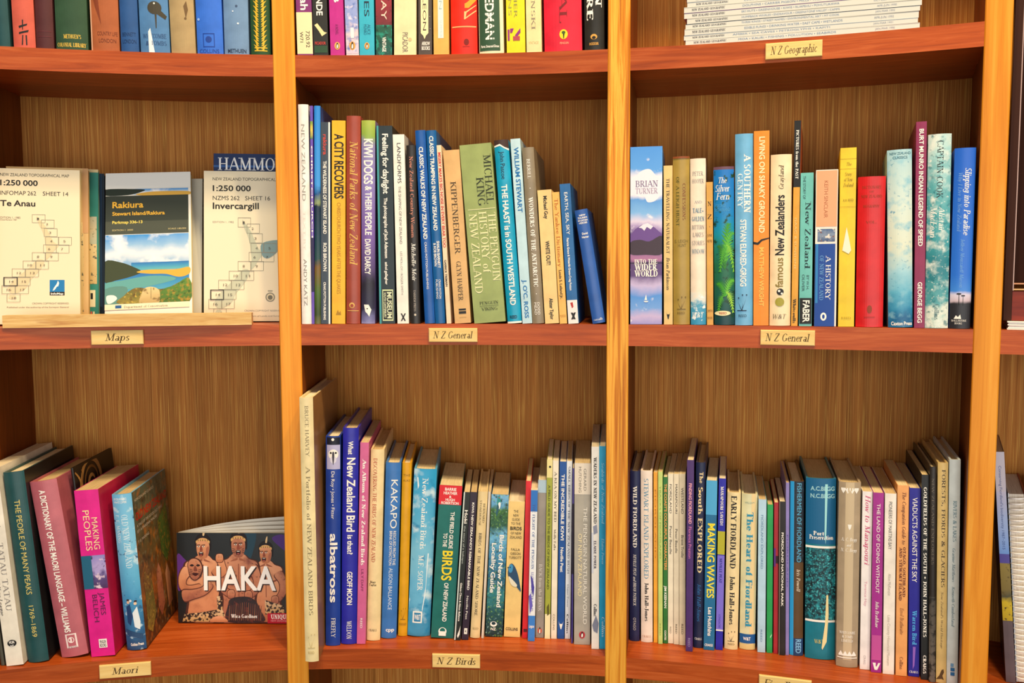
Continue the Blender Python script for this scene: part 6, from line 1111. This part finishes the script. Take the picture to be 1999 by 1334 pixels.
K_ = '#25221d'
TX = lambda s, f, v, hv, u0, u1, c=K_: ('h', s, f, c, v, hv, u0, u1)
CREAM = '#e9dcbc'
te = [TX('NEW ZEALAND TOPOGRAPHICAL MAP', 's', .04, .019, .04, .87), TX('1:250 000', 'b', .092, .034, .04, .49), TX('INFOMAP 262', 's', .158, .026, .04, .47), TX('SHEET 14', 's', .158, .026, .55, .86), TX('Te Anau', 'b', .224, .036, .04, .46),
      TX('EDITION 1, 1985', 's', .317, .013, .03, .28, '#6d675a'), TX('Limited Revision 1987', 's', .331, .009, .03, .24, '#6d675a'),
      ('p', '#1678b8', .716, .816, .63, .81), ('p', K_, .793, .816, .63, .81), ('g', '#f4f4ee', ((.73, .721), (.745, .736), (.735, .756), (.715, .761), (.69, .781), (.665, .786), (.68, .768), (.71, .746), (.72, .736))), TX('InfoMap', 'b', .805, .012, .645, .795, '#f4f4ee'),
      TX('CROWN COPYRIGHT RESERVED', 's', .868, .011, .42, .86, '#6d675a'), TX('Published under the authority of the Surveyor General', 's', .892, .010, .12, .86, '#6d675a')] + grid_map(0, .844, .294)
inv = [TX('NEW ZEALAND TOPOGRAPHICAL MAP', 's', .053, .02, .11, 1.0), TX('1:250 000', 'b', .115, .036, .11, .58), TX('NZMS 262', 's', .18, .027, .11, .44), TX('SHEET 16', 's', .18, .027, .51, .82), TX('Invercargill', 'b', .232, .04, .11, .68),
       TX('EDITION 1, 1982', 's', .34, .012, .11, .37, '#8d887a'), ('e', '#8d8a78', .82, .84, .06, 1.0), ('e', '#d9cda8', .82, .84, .045, 1.0), ('e', '#6d6a58', .82, .842, .03, 1.0), ('p', '#8d8a78', .795, .802, .79, .85),
       TX('CROWN COPYRIGHT RESERVED', 's', .93, .011, .5, .96, '#8d887a'), TX('Published by the Department of Lands and Survey', 's', .965, .010, .2, .96, '#8d887a')] + [tuple(q) for q in grid_map(1)]
rak = [('a', 'sky', .12, .165, 0, .97), ('G', '#24302a', ((0, .12), (.3, .12), (.46, .128), (.38, .15), (.25, .165), (0, .165))), ('G', '#d0a548', ((.35, .16), (.55, .142), (.97, .145), (.97, .172), (.5, .172))),
       ('p', '#343c36', .17, .455, 0, .97), ('p', '#474d44', .36, .455, 0, .97), TX('Rakiura', 'b', .237, .044, .08, .44, '#e8b43c'), TX('Stewart Island/Rakiura', 'b', .302, .026, .08, .69, '#e8b43c'), TX('Parkmap 336-13', 'b', .366, .02, .08, .43, '#e8d060'), TX('EDITION 1  2000', 's', .424, .011, .08, .32, '#cfc08a'), TX('SCALE 1:80,000', 's', .424, .011, .73, .94, '#cfc08a'),
       ('a', 'sky', .46, .70, 0, .97), ('a', 'sea', .665, .72, .3, .97), ('a', 'sea', .74, .92, 0, .97), ('G', '#3c4632', ((0, .65), (.18, .66), (.34, .70), (.42, .735), (.3, .765), (.12, .79), (0, .80))), ('G', '#d8a844', ((.36, .735), (.5, .72), (.8, .725), (.97, .71), (.97, .76), (.85, .78), (.7, .755), (.52, .75))), ('G', '#5fa0a0', ((.0, .81), (.2, .79), (.5, .765), (.75, .775), (.8, .80), (.5, .84), (.2, .86), (0, .87))),
       ('G', '#5a8a84', ((0, .85), (.25, .84), (.2, .95), (0, .96))), ('G', '#dfe6e0', ((.02, .90), (.1, .895), (.14, .92), (.08, .95), (.03, .95))), ('G', '@heath', ((.18, .96), (.22, .90), (.34, .85), (.5, .855), (.7, .86), (.97, .80), (.97, .96))), ('G', '@bush', ((.6, .96), (.66, .87), (.8, .84), (.97, .79), (.97, .96))), ('G', '@rock', ((.4, .962), (.42, .89), (.46, .852), (.54, .845), (.62, .87), (.63, .93), (.6, .962))), ('p', '#6d5a38', .85, .93, .525, .53),
       ('p', '#ece2c4', .96, 1, 0, .97), ('p', '#2f5f9a', .968, .99, .12, .19), TX('Department of Conservation', 'r', .982, .016, .22, .72, '#6d6a50'), ('p', '#e6e8e4', 0, .118, 0, 1)]
def squeeze(q, k_):
    if q[0] in 'pa':
        return q[:2] + (q[2] * k_, q[3] * k_) + q[4:]
    if q[0] == 'h':
        return q[:4] + (q[4] * k_, q[5] * k_) + q[6:]
    return (q[0], q[1], tuple((u, v * k_) for u, v in q[2])) if q[0] in 'gG' else q


rak = [squeeze(q, .925) for q in rak]
mz = ZM + .0003
chart((-.4771, 1.7822, EYE - .0691), -.2618, .12, .0084, .0987, .2023, 'cream topographical map reading Te Anau, front of its row', CREAM, te)
chart((-.4740, 1.7976, EYE - .0691), -.2581, .12, .0084, .0994, .2063, 'tan edged folded map directly behind the Te Anau map', '#d2ae74', [('a', 'marks', .35, .95, .80, .94), ('p', '#c89a68', 0, .42, .93, 1.0)], pages='#cfa868')
chart((-.4693, 1.8133, EYE - .0691), -.2535, .12, .0082, .1014, .2067, 'teal green folded map with a map strip on its edge', '#2f8474', [('p', '#d8c490', 0, .02), ('a', 'relief', .31, .49, .8, .98), ('a', 'marks', .49, .75, .8, .98), ('p', '#e0d4a8', .79, .90, .86, .96), ('p', K_, .81, .85, .9, .93), ('p', '#c8503a', .93, 1, .9, .92), ('p', '#e0d4a8', .93, 1, .93, .95)], pages='#7d9a84')
chart((-.4688, 1.8278, EYE - .0691), -.2513, .12, .0082, .1028, .2027, 'dark blue folded map at the back of the left row', '#1f3040', [('p', '#2c4a6a', 0, .9, .94, .97)], pages='#2a3038')
chart((-.3441, 1.8075, EYE - .0691), -.1883, .29, -.0363, .1101, .2068, 'map with a dark green title block above a coastal photograph', '#f0ece0', rak)
chart((-.3405, 1.8235, EYE - .0691), -.1857, .29, -.0150, .1147, .2010, 'grey edged folded map behind the coastal photograph', '#b8b4a4', [], pages='#a89878')
chart((-.3395, 1.8390, EYE - .0691), -.1852, .29, -.0132, .1155, .2030, 'dark edged folded map at the back of the middle row', '#3a382e', [], pages='#4a4434')
chart((-.2283, 1.8419, EYE - .0691), -.1235, .10, .0060, .1069, .2038, 'cream topographical map reading Invercargill, right of the strip', '#ebe0c2', inv)
chart((-.2265, 1.8613, EYE - .0691), -.1212, .10, .0062, .0984, .2300, 'navy blue map with large white capitals, sticking up behind', '#16305f', [('p', '#2a5a9a', .07, .082, 0, 1), ('h', 'HAMMON', 'r', '#f2f4f4', .062, .075, .06, .995)])

# the pale strip that keeps the maps from sliding
k = MB()
ta, tb = -0.2777, -0.1120
L = 2 * R * math.sin((tb - ta) / 2)
k.box(-L / 2, L / 2, 0, .016, 0, .0155, M_LEDGE)
tc_ = (ta + tb) / 2
rc = (R - .002) * math.cos((tb - ta) / 2)
o = k.build('wooden_strip', None, None, (rc * math.sin(tc_), rc * math.cos(tc_) , ZM + .0002))
o.rotation_euler = (0, 0, -tc_)
tag(o, 'pale pine strip lying along the front edge of the map shelf', 'strip')

# ---------------------------------------------------------------- stack of magazines
TOP = ['MOA • KAURI • FISHING • POLLUTION • SEABIRDS', 'AMBER • SEA CAVES • PETROGLYPHS • KAPITI', 'EDIBLE FUNGI • DRINKING WATER • EAST CAPE • WETLANDS', 'THREE KINGS • STREET NAMES • ENVIRONMENTAL ART • MT COOK', 'HUMPBACK WHALES • ENDEAVOUR • GREENSTONE VALLEY • CAMPS', 'SKI HUTS • GREENHOUSE • KIWIS • RUAPEHU • POHUTUKAWA', 'DOLPHINS • CARRIER PIGEON • MILLS • WILDFLOWERS', 'CHARLIE DOUGLAS • EELS • CHATHAM ISLANDS', 'GLACIERS • TUATARA • LIGHTHOUSES • BEES', 'TUI • KELP • DUNES • PLOUGHS', 'SHAGS • ALPINE FLOWERS • RIVERS']
DAT = ['JAN-MAR 1990', 'JAN-MAR 1991', 'APR-JUN 1992', 'JAN-MAR 1992', 'APR-JUN 1990', 'OCT-DEC 1989', 'JUL-SEP 1991', 'OCT-DEC 1991', 'JAN-MAR 1993', 'APR-JUN 1993', 'JUL-SEP 1993']
EDGE = ['#c9c6ba', '#8d9aa8', '#b9b6aa', '#1f2c3a', '#a8a59a', '#6d4a7a', '#b9b6aa', '#8d9aa8', '#c9c6ba', '#b9b6aa', '#a8a59a']
where = ['lowest of the magazine stack', 'second from the bottom of the magazine stack', 'third from the bottom of the magazine stack', 'below the dark line in the magazine stack', 'above the dark line in the magazine stack', 'with a purple line along its top edge in the magazine stack', 'third from the top edge of the photo in the magazine stack', 'second from the top edge of the photo in the magazine stack', 'cut by the top edge of the photo in the magazine stack', 'just above the photo edge on the magazine stack', 'topmost of the magazine stack, above the photo edge']
mx, my = (.34977 + .60420) / 2, (1.77181 + 1.70194) / 2
zz = ZT + .0003
r2 = random.Random(3)
for i in range(11):
    th = (.0066, .0056, .0074, .0060, .0064, .0066, .0068, .0056, .0062, .0062, .0060)[i]
    yaw = .268 + r2.uniform(-.004, .004)
    sh = r2.uniform(-.0022, .0022)
    wl = .2638
    root = empty('magazine', (mx + sh * math.cos(yaw), my - sh * math.sin(yaw), zz), (0, 0, -yaw))
    tag(root, 'white spined magazine ' + where[i], 'magazine', 'magazines stacked on the top right shelf')
    mb = MB()
    outer = [(-wl / 2, .19), (-wl / 2, .0), (wl / 2, .0), (wl / 2, .19)]
    wm = plain('#cfcfc8', .4, .3)
    cm = plain(EDGE[i], .35, .4)
    mb.box(-wl / 2, wl / 2, 0, .0004, 0, th - .00005, wm)
    mb.box(-wl / 2, wl / 2, .0004, .19, 0, .0003, cm)
    mb.box(-wl / 2, wl / 2, .0004, .19, th - .0004, th - .00005, cm)
    sk = Skin(wl, th, .19, 0)
    a0 = .22 + r2.uniform(0, .05)
    do_prints(mb, sk, [('p', EDGE[i], 0, .1, 0, 1), ('h', 'NEW ZEALAND GEOGRAPHIC', 'R', '#5a5a60', .5, .36, .03 + r2.uniform(0, .01), .185), ('h', TOP[i], 's', '#6f88aa', .5, .34, a0, a0 + .42), ('h', DAT[i], 's', '#8590a4', .5, .32, .82, .9)])
    mb.build('cover', root)
    k = MB()
    k.box(-wl / 2 + .0004, wl / 2 - .0004, .0006, .1896, .0004, th - .0005, page_mat('#e9e4d6'))
    k.build('page_block', root)
    zz += th + .0001

# ---------------------------------------------------------------- the landscape booklet standing face out
root = empty('booklet', (-.3486 + .0795, 1.8812, ZB + .0012), (-.03, 0, .001))
tag(root, 'landscape booklet reading HAKA in large white capitals, standing face out', 'booklet')
w, h, d = .160, .1307, .010
mb = MB()
sk = Skin(w, h, d, 0)
mb.box(-w / 2, w / 2, 0, .0005, 0, h, plain('#181c1e', .3, .5))


def limb(pts, w0, w1, mt, fist=0):
    """a printed bent arm: dark edge first, then the arm, then the fist"""
    P = []
    for k_, m_ in ((1.22, '#5a2c20'), (1.0, mt)):
        L_, R_ = [], []
        n = len(pts)
        for i, (u, v) in enumerate(pts):
            a_, b_ = pts[max(0, i - 1)], pts[min(n - 1, i + 1)]
            dx, dy = b_[0] - a_[0], (b_[1] - a_[1]) * .8
            l = math.hypot(dx, dy) or 1
            w_ = (w0 + (w1 - w0) * i / (n - 1)) * k_
            L_.append((u - dy / l * w_, v + dx / l * w_ * 1.25))
            R_.append((u + dy / l * w_, v - dx / l * w_ * 1.25))
        P.append(('G', m_, tuple(L_ + R_[::-1])))
    if fist:
        u, v = pts[-1]
        f = w1 * 1.25
        P.append(('G', '#5a2c20', ((u - f * 1.15, v), (u - f * .8, v - f * 1.5), (u + f * .8, v - f * 1.6), (u + f * 1.2, v), (u + f * .8, v + f * 1.4), (u - f * .8, v + f * 1.4))))
        P.append(('G', mt, ((u - f, v), (u - f * .7, v - f * 1.3), (u + f * .7, v - f * 1.4), (u + f, v), (u + f * .7, v + f * 1.2), (u - f * .7, v + f * 1.2))))
        for q in (-.35, .1, .5):
            P.append(('g', '#7a4430', ((u + f * q, v - f * 1.2), (u + f * (q + .1), v - f * 1.2), (u + f * (q + .1), v - f * .2), (u + f * q, v - f * .2))))
    return P


def man(cx, s, skin_, look, v0, marks=0):
    """one printed figure, head centred at (cx, v0); s scales it"""
    P = []
    def T(pts):
        return tuple((cx + a * s, v0 + b_ * s * 1.25) for a, b_ in pts)
    P.append(('G', '#4a241a', T(((-.05, .04), (.05, .04), (.10, .075), (.175, .11), (.185, .26), (.15, .42), (.15, .64), (-.15, .64), (-.15, .42), (-.185, .26), (-.175, .11), (-.10, .075)))))
    P.append(('G', skin_, T(((-.045, .04), (.045, .04), (.09, .08), (.16, .115), (.165, .25), (.13, .42), (.13, .62), (-.13, .62), (-.13, .42), (-.165, .25), (-.16, .115), (-.09, .08)))))
    for e_ in (-1, 1):
        P.append(('G', '#8a4c36', T(((e_ * .02, .21), (e_ * .07, .235), (e_ * .13, .205), (e_ * .125, .225), (e_ * .07, .255), (e_ * .02, .235)))))
        P.append(('G', '#9a5a40', T(((e_ * .012, .07), (e_ * .07, .10), (e_ * .012, .09)))))
    P.append(('g', '#8a4c36', T(((-.004, .12), (.004, .12), (.004, .4), (-.004, .4)))))
    P.append(('G', '#1a1214', T(((-.066, -.02), (-.068, -.10), (-.03, -.15), (.03, -.15), (.074, -.10), (.072, .0), (.045, -.02), (-.045, -.02)))))
    P.append(('G', skin_, T(((-.056, -.06), (-.03, -.11), (.03, -.11), (.058, -.06), (.055, .01), (.03, .062), (-.026, .064), (-.053, .012)))))
    P.append(('G', '#a8644a', T(((.03 - look * .0, -.02), (.054, -.04), (.052, .015), (.03, .055)))))
    P.append(('g', '#d8a868', T(((-.062, -.088), (-.03, -.112), (.03, -.112), (.064, -.088), (.062, -.066), (.03, -.09), (-.03, -.09), (-.06, -.066)))))
    for q in range(5):
        u = -.045 + q * .021
        P.append(('g', '#3a2018', T(((u, -.10), (u + .008, -.10), (u + .004, -.082)))))
    x = .016 * look
    for e_ in (-1, 1):
        P.append(('G', '#e8dcd0', T(((x + e_ * .022 - .012, -.04), (x + e_ * .022, -.047), (x + e_ * .022 + .012, -.04), (x + e_ * .022, -.034)))))
        P.append(('G', '#1a0c0a', T(((x + e_ * .022 - .005, -.04), (x + e_ * .022, -.046), (x + e_ * .022 + .005, -.04), (x + e_ * .022, -.035)))))
        P.append(('g', '#3a1c14', T(((x + e_ * .022 - .018, -.055), (x + e_ * .022 + .016, -.058), (x + e_ * .022 + .016, -.05), (x + e_ * .022 - .018, -.048)))))
    P.append(('G', '#8a4432', T(((x - .004, -.045), (x + .006, -.045), (x + .016, -.006), (x + .004, .0), (x - .012, -.004)))))
    P.append(('G', '#2a0a08', T(((x - .02, .012), (x, .005), (x + .02, .012), (x + .015, .042), (x - .015, .042)))))
    P.append(('g', '#ece0d4', T(((x - .014, .012), (x + .014, .012), (x + .011, .018), (x - .011, .018)))))
    P.append(('G', '#b0524a', T(((x - .01, .032), (x + .01, .032), (x + .008, .04), (x - .008, .04)))))
    if marks:
        for q in range(3):
            P.append(('g', '#3a2420', T(((x - .05, -.01 + q * .016), (x - .024, -.002 + q * .014), (x - .024, .002 + q * .014), (x - .05, -.004 + q * .016)))))
            P.append(('g', '#3a2420', T(((x + .03, -.002 + q * .014), (x + .05, -.01 + q * .016), (x + .05, -.004 + q * .016), (x + .03, .002 + q * .014)))))
    P.append(('G', '#e0c090', T(((.0, -.14), (.008, -.185), (.022, -.20), (.016, -.14)))))
    return P


pr_ = [('G', '#5a2c80', ((0, .25), (.06, .28), (.12, .4), (.05, .6), (0, .62))), ('G', '#4a2a7a', ((.86, .05), (.97, .02), (1, .2), (.92, .14))), ('G', '#1f3f50', ((.6, .0), (.72, .0), (.66, .3), (.6, .3)))]
pr_ += man(.235, 1.0, '@skin', -1, .20) + man(.80, .9, '@skin', -1, .26) + man(.555, 1.06, '@skin2', 0, .18, 1)
pr_ += limb(((.44, .37), (.40, .46), (.385, .56), (.43, .64), (.485, .68)), .042, .026, '@skin2', 1) + limb(((.67, .37), (.715, .47), (.725, .57), (.69, .65), (.64, .69)), .042, .026, '@skin2', 1)
pr_ += limb(((.10, .40), (.05, .50), (.055, .60), (.13, .62), (.21, .60)), .04, .026, '@skin') + limb(((.34, .40), (.385, .46), (.415, .43), (.405, .35), (.385, .28)), .036, .026, '@skin', 1)
pr_ += limb(((.91, .44), (.95, .53), (.955, .63), (.92, .71), (.88, .74)), .036, .024, '@skin2', 1)
pr_ += [('G', '#4a241a', ((.095, .36), (.115, .295), (.16, .275), (.21, .30), (.235, .38), (.22, .47), (.165, .53), (.115, .49))), ('G', '@skin2', ((.10, .36), (.12, .30), (.16, .285), (.20, .31), (.225, .38), (.21, .46), (.165, .52), (.12, .48))), ('G', '#2a1410', ((.115, .36), (.135, .345), (.155, .36), (.135, .372))), ('G', '#2a1410', ((.172, .36), (.19, .345), (.21, .358), (.19, .372))), ('G', '#7a4030', ((.158, .37), (.17, .37), (.183, .42), (.15, .42))), ('G', '#3a100e', ((.135, .452), (.165, .44), (.195, .452), (.165, .478)))]
for q in range(4):
    pr_.append(('g', '#3a2420', ((.11, .395 + q * .02), (.14, .41 + q * .018), (.14, .416 + q * .018), (.11, .402 + q * .02))))
    pr_.append(('g', '#3a2420', ((.19, .41 + q * .018), (.22, .395 + q * .02), (.22, .402 + q * .02), (.19, .416 + q * .018))))
pr_ += limb(((.30, .56), (.24, .64), (.14, .68), (.05, .70)), .03, .045, '@skin2')
pr_ += [('G', '@feather', ((.455, .80), (.48, .73), (.56, .705), (.65, .71), (.71, .76), (.755, .87), (.77, .985), (.45, .985))), ('g', '@mat', ((.06, .90), (.2, .885), (.40, .84), (.43, .92), (.3, .985), (.04, .985))), ('g', '@mat', ((.79, .74), (.95, .80), (.97, .9), (.79, .9))), ('G', '@skin', ((.29, .985), (.33, .93), (.40, .925), (.45, .985))), ('g', '@mat', ((.355, .70), (.40, .70), (.405, .84), (.36, .86)))]
for q in range(16):
    u = .46 + q * .019
    pr_.append(('g', '#6a3a2c' if q % 3 else '#8a5a40', ((u + .01, .76 + abs(q - 7.5) * .006), (u + .014, .76 + abs(q - 7.5) * .006), (u + .005, .97), (u - .002, .97))))
pr_ += [('h', 'HAKA', 'b', '#2a1a18', .512, .255, .248, .90), ('h', 'HAKA', 'b', '#f6f4ee', .50, .255, .24, .89), ('h', 'Wira Gardiner', 'R', '#f6f4ee', .92, .04, .48, .72), ('p', '#b8142c', .885, 1, .81, 1), ('h', 'UNIQUE', 'R', '#f6f4ee', .925, .05, .84, 1.0), ('h', 'NEW ZEALAND', 's', '#e8a0a8', .97, .02, .84, .99)]
do_prints(mb, sk, pr_, lift=.0001)
mb.build('cover', root)
pm = plain('#e0d8c8', .6)
for i, (a, bow) in enumerate(((.004, .0), (.02, .004), (.045, .008), (.075, .012), (.105, .014))):
    k = MB()
    N = 12
    V, F = [], []
    for t_ in (0, .0007):
        for j in range(N + 1):
            x = -w / 2 + w * j / N
            q = j / N
            yy = .0012 + i * .0022 + .014 * i * q * q * .5 + t_
            zt_ = h - .001 + math.sin(a) * w * q * 1.0 + bow * math.sin(math.pi * q) * .4
            zb_ = .0
            V += [(x, yy, zb_), (x, yy, zt_)]
    n2 = 2 * (N + 1)
    for j in range(N):
        F += [(2 * j, 2 * j + 2, 2 * j + 3, 2 * j + 1), (n2 + 2 * j, n2 + 2 * j + 1, n2 + 2 * j + 3, n2 + 2 * j + 2), (2 * j + 1, 2 * j + 3, n2 + 2 * j + 3, n2 + 2 * j + 1), (2 * j, n2 + 2 * j, n2 + 2 * j + 2, 2 * j + 2)]
    F += [(0, 1, n2 + 1, n2), (2 * N, n2 + 2 * N, n2 + 2 * N + 1, 2 * N + 1)]
    k.mesh(V, F, pm)
    k.build('page', root, 40)

# ---------------------------------------------------------------- bay right of the right upright
th = .4475
root = empty('paper_stack', polar(th, R + .004, ZM + .0003), (0, 0, -th))
tag(root, 'flat stack of white paper on the far right shelf under the dark framed board', 'paper')
k = MB()
for i in range(6):
    e_ = (i * 37 % 5) * .0004
    k.box(-.092 + e_, .092 - e_, e_, .12, i * .0016, i * .0016 + .0013, plain('#f2efe8', .6))
k.build('sheets', root)
root = empty('framed_board', polar(th, R + .012, ZM + .0102), (0, 0, -th))
tag(root, 'tall dark framed board with a mahogany foot, right edge of the photo', 'board')
k = MB()
k.box(-.096, -.088, 0, .02, 0, .62, M_DARKF)
k.box(.088, .096, 0, .02, 0, .62, M_DARKF)
k.build('stile', root)
k = MB()
k.box(-.0878, .0878, .001, .02, 0, .033, M_MAHOG)
k.build('bottom_rail', root)
k = MB()
k.box(-.0878, -.0868, .0, .004, .034, .62, plain('#b89a94', .3))
k.box(-.0868, .0878, .0, .004, .0345, .036, plain('#e0b070', .3))
k.box(-.0878, .0878, .001, .004, .041, .0425, plain('#c88a60', .3))
k.build('bead', root)
k = MB()
k.box(-.0878, .0878, .012, .018, .043, .62, plain('#2e1710', 0.7, 0.08))
k.build('panel', root)

# spiral bound notebook leaning left
root = empty('spiral_notebook', (.7518, 1.7131, ZB + .0015), (0, -.075, -.42))
tag(root, 'white wire bound notebook seen from its coiled edge, far right of the lower shelf', 'notebook')
k = MB()
k.box(.0, .0155, .004, .122, 0, .232, page_mat('#ece4d8'))
k.build('page_block', root)
k = MB()
k.box(.0158, .0178, .0035, .124, 0, .233, plain('#8a1c22', .4))
k.build('back_cover', root)
k = MB()
k.box(-.0012, -.0002, .0035, .124, 0, .233, plain('#dfe4ea', .4))
k.build('front_cover', root)
k = MB()
wm = plain('#f4f2ee', .3)
for j in range(34):
    zc = .006 + j * .0067
    prev = None
    N = 9
    for i in range(N + 1):
        a = math.pi * i / N
        c_ = (.008 - .0092 * math.cos(a), .006 - .0085 * math.sin(a), zc + .001 * i / N)
        if prev:
            r_ = .0009
            V = [(p_[0] + dx_, p_[1] + dx_ * .3, p_[2] + dz_) for p_ in (prev, c_) for dx_, dz_ in ((-r_, 0), (0, -r_), (r_, 0), (0, r_))]
            k.mesh(V, [(0, 1, 5, 4), (1, 2, 6, 5), (2, 3, 7, 6), (3, 0, 4, 7)], wm)
        prev = c_
k.build('wire_coil', root)
book(('BF', .7805, 1.7010, ZB, .43, -.075, .014, .236, .115, 'P', '#e6d2ae', [], 'cream paperback at the right edge of the photo beside the wire bound notebook', {}))

bpy.context.view_layer.update()
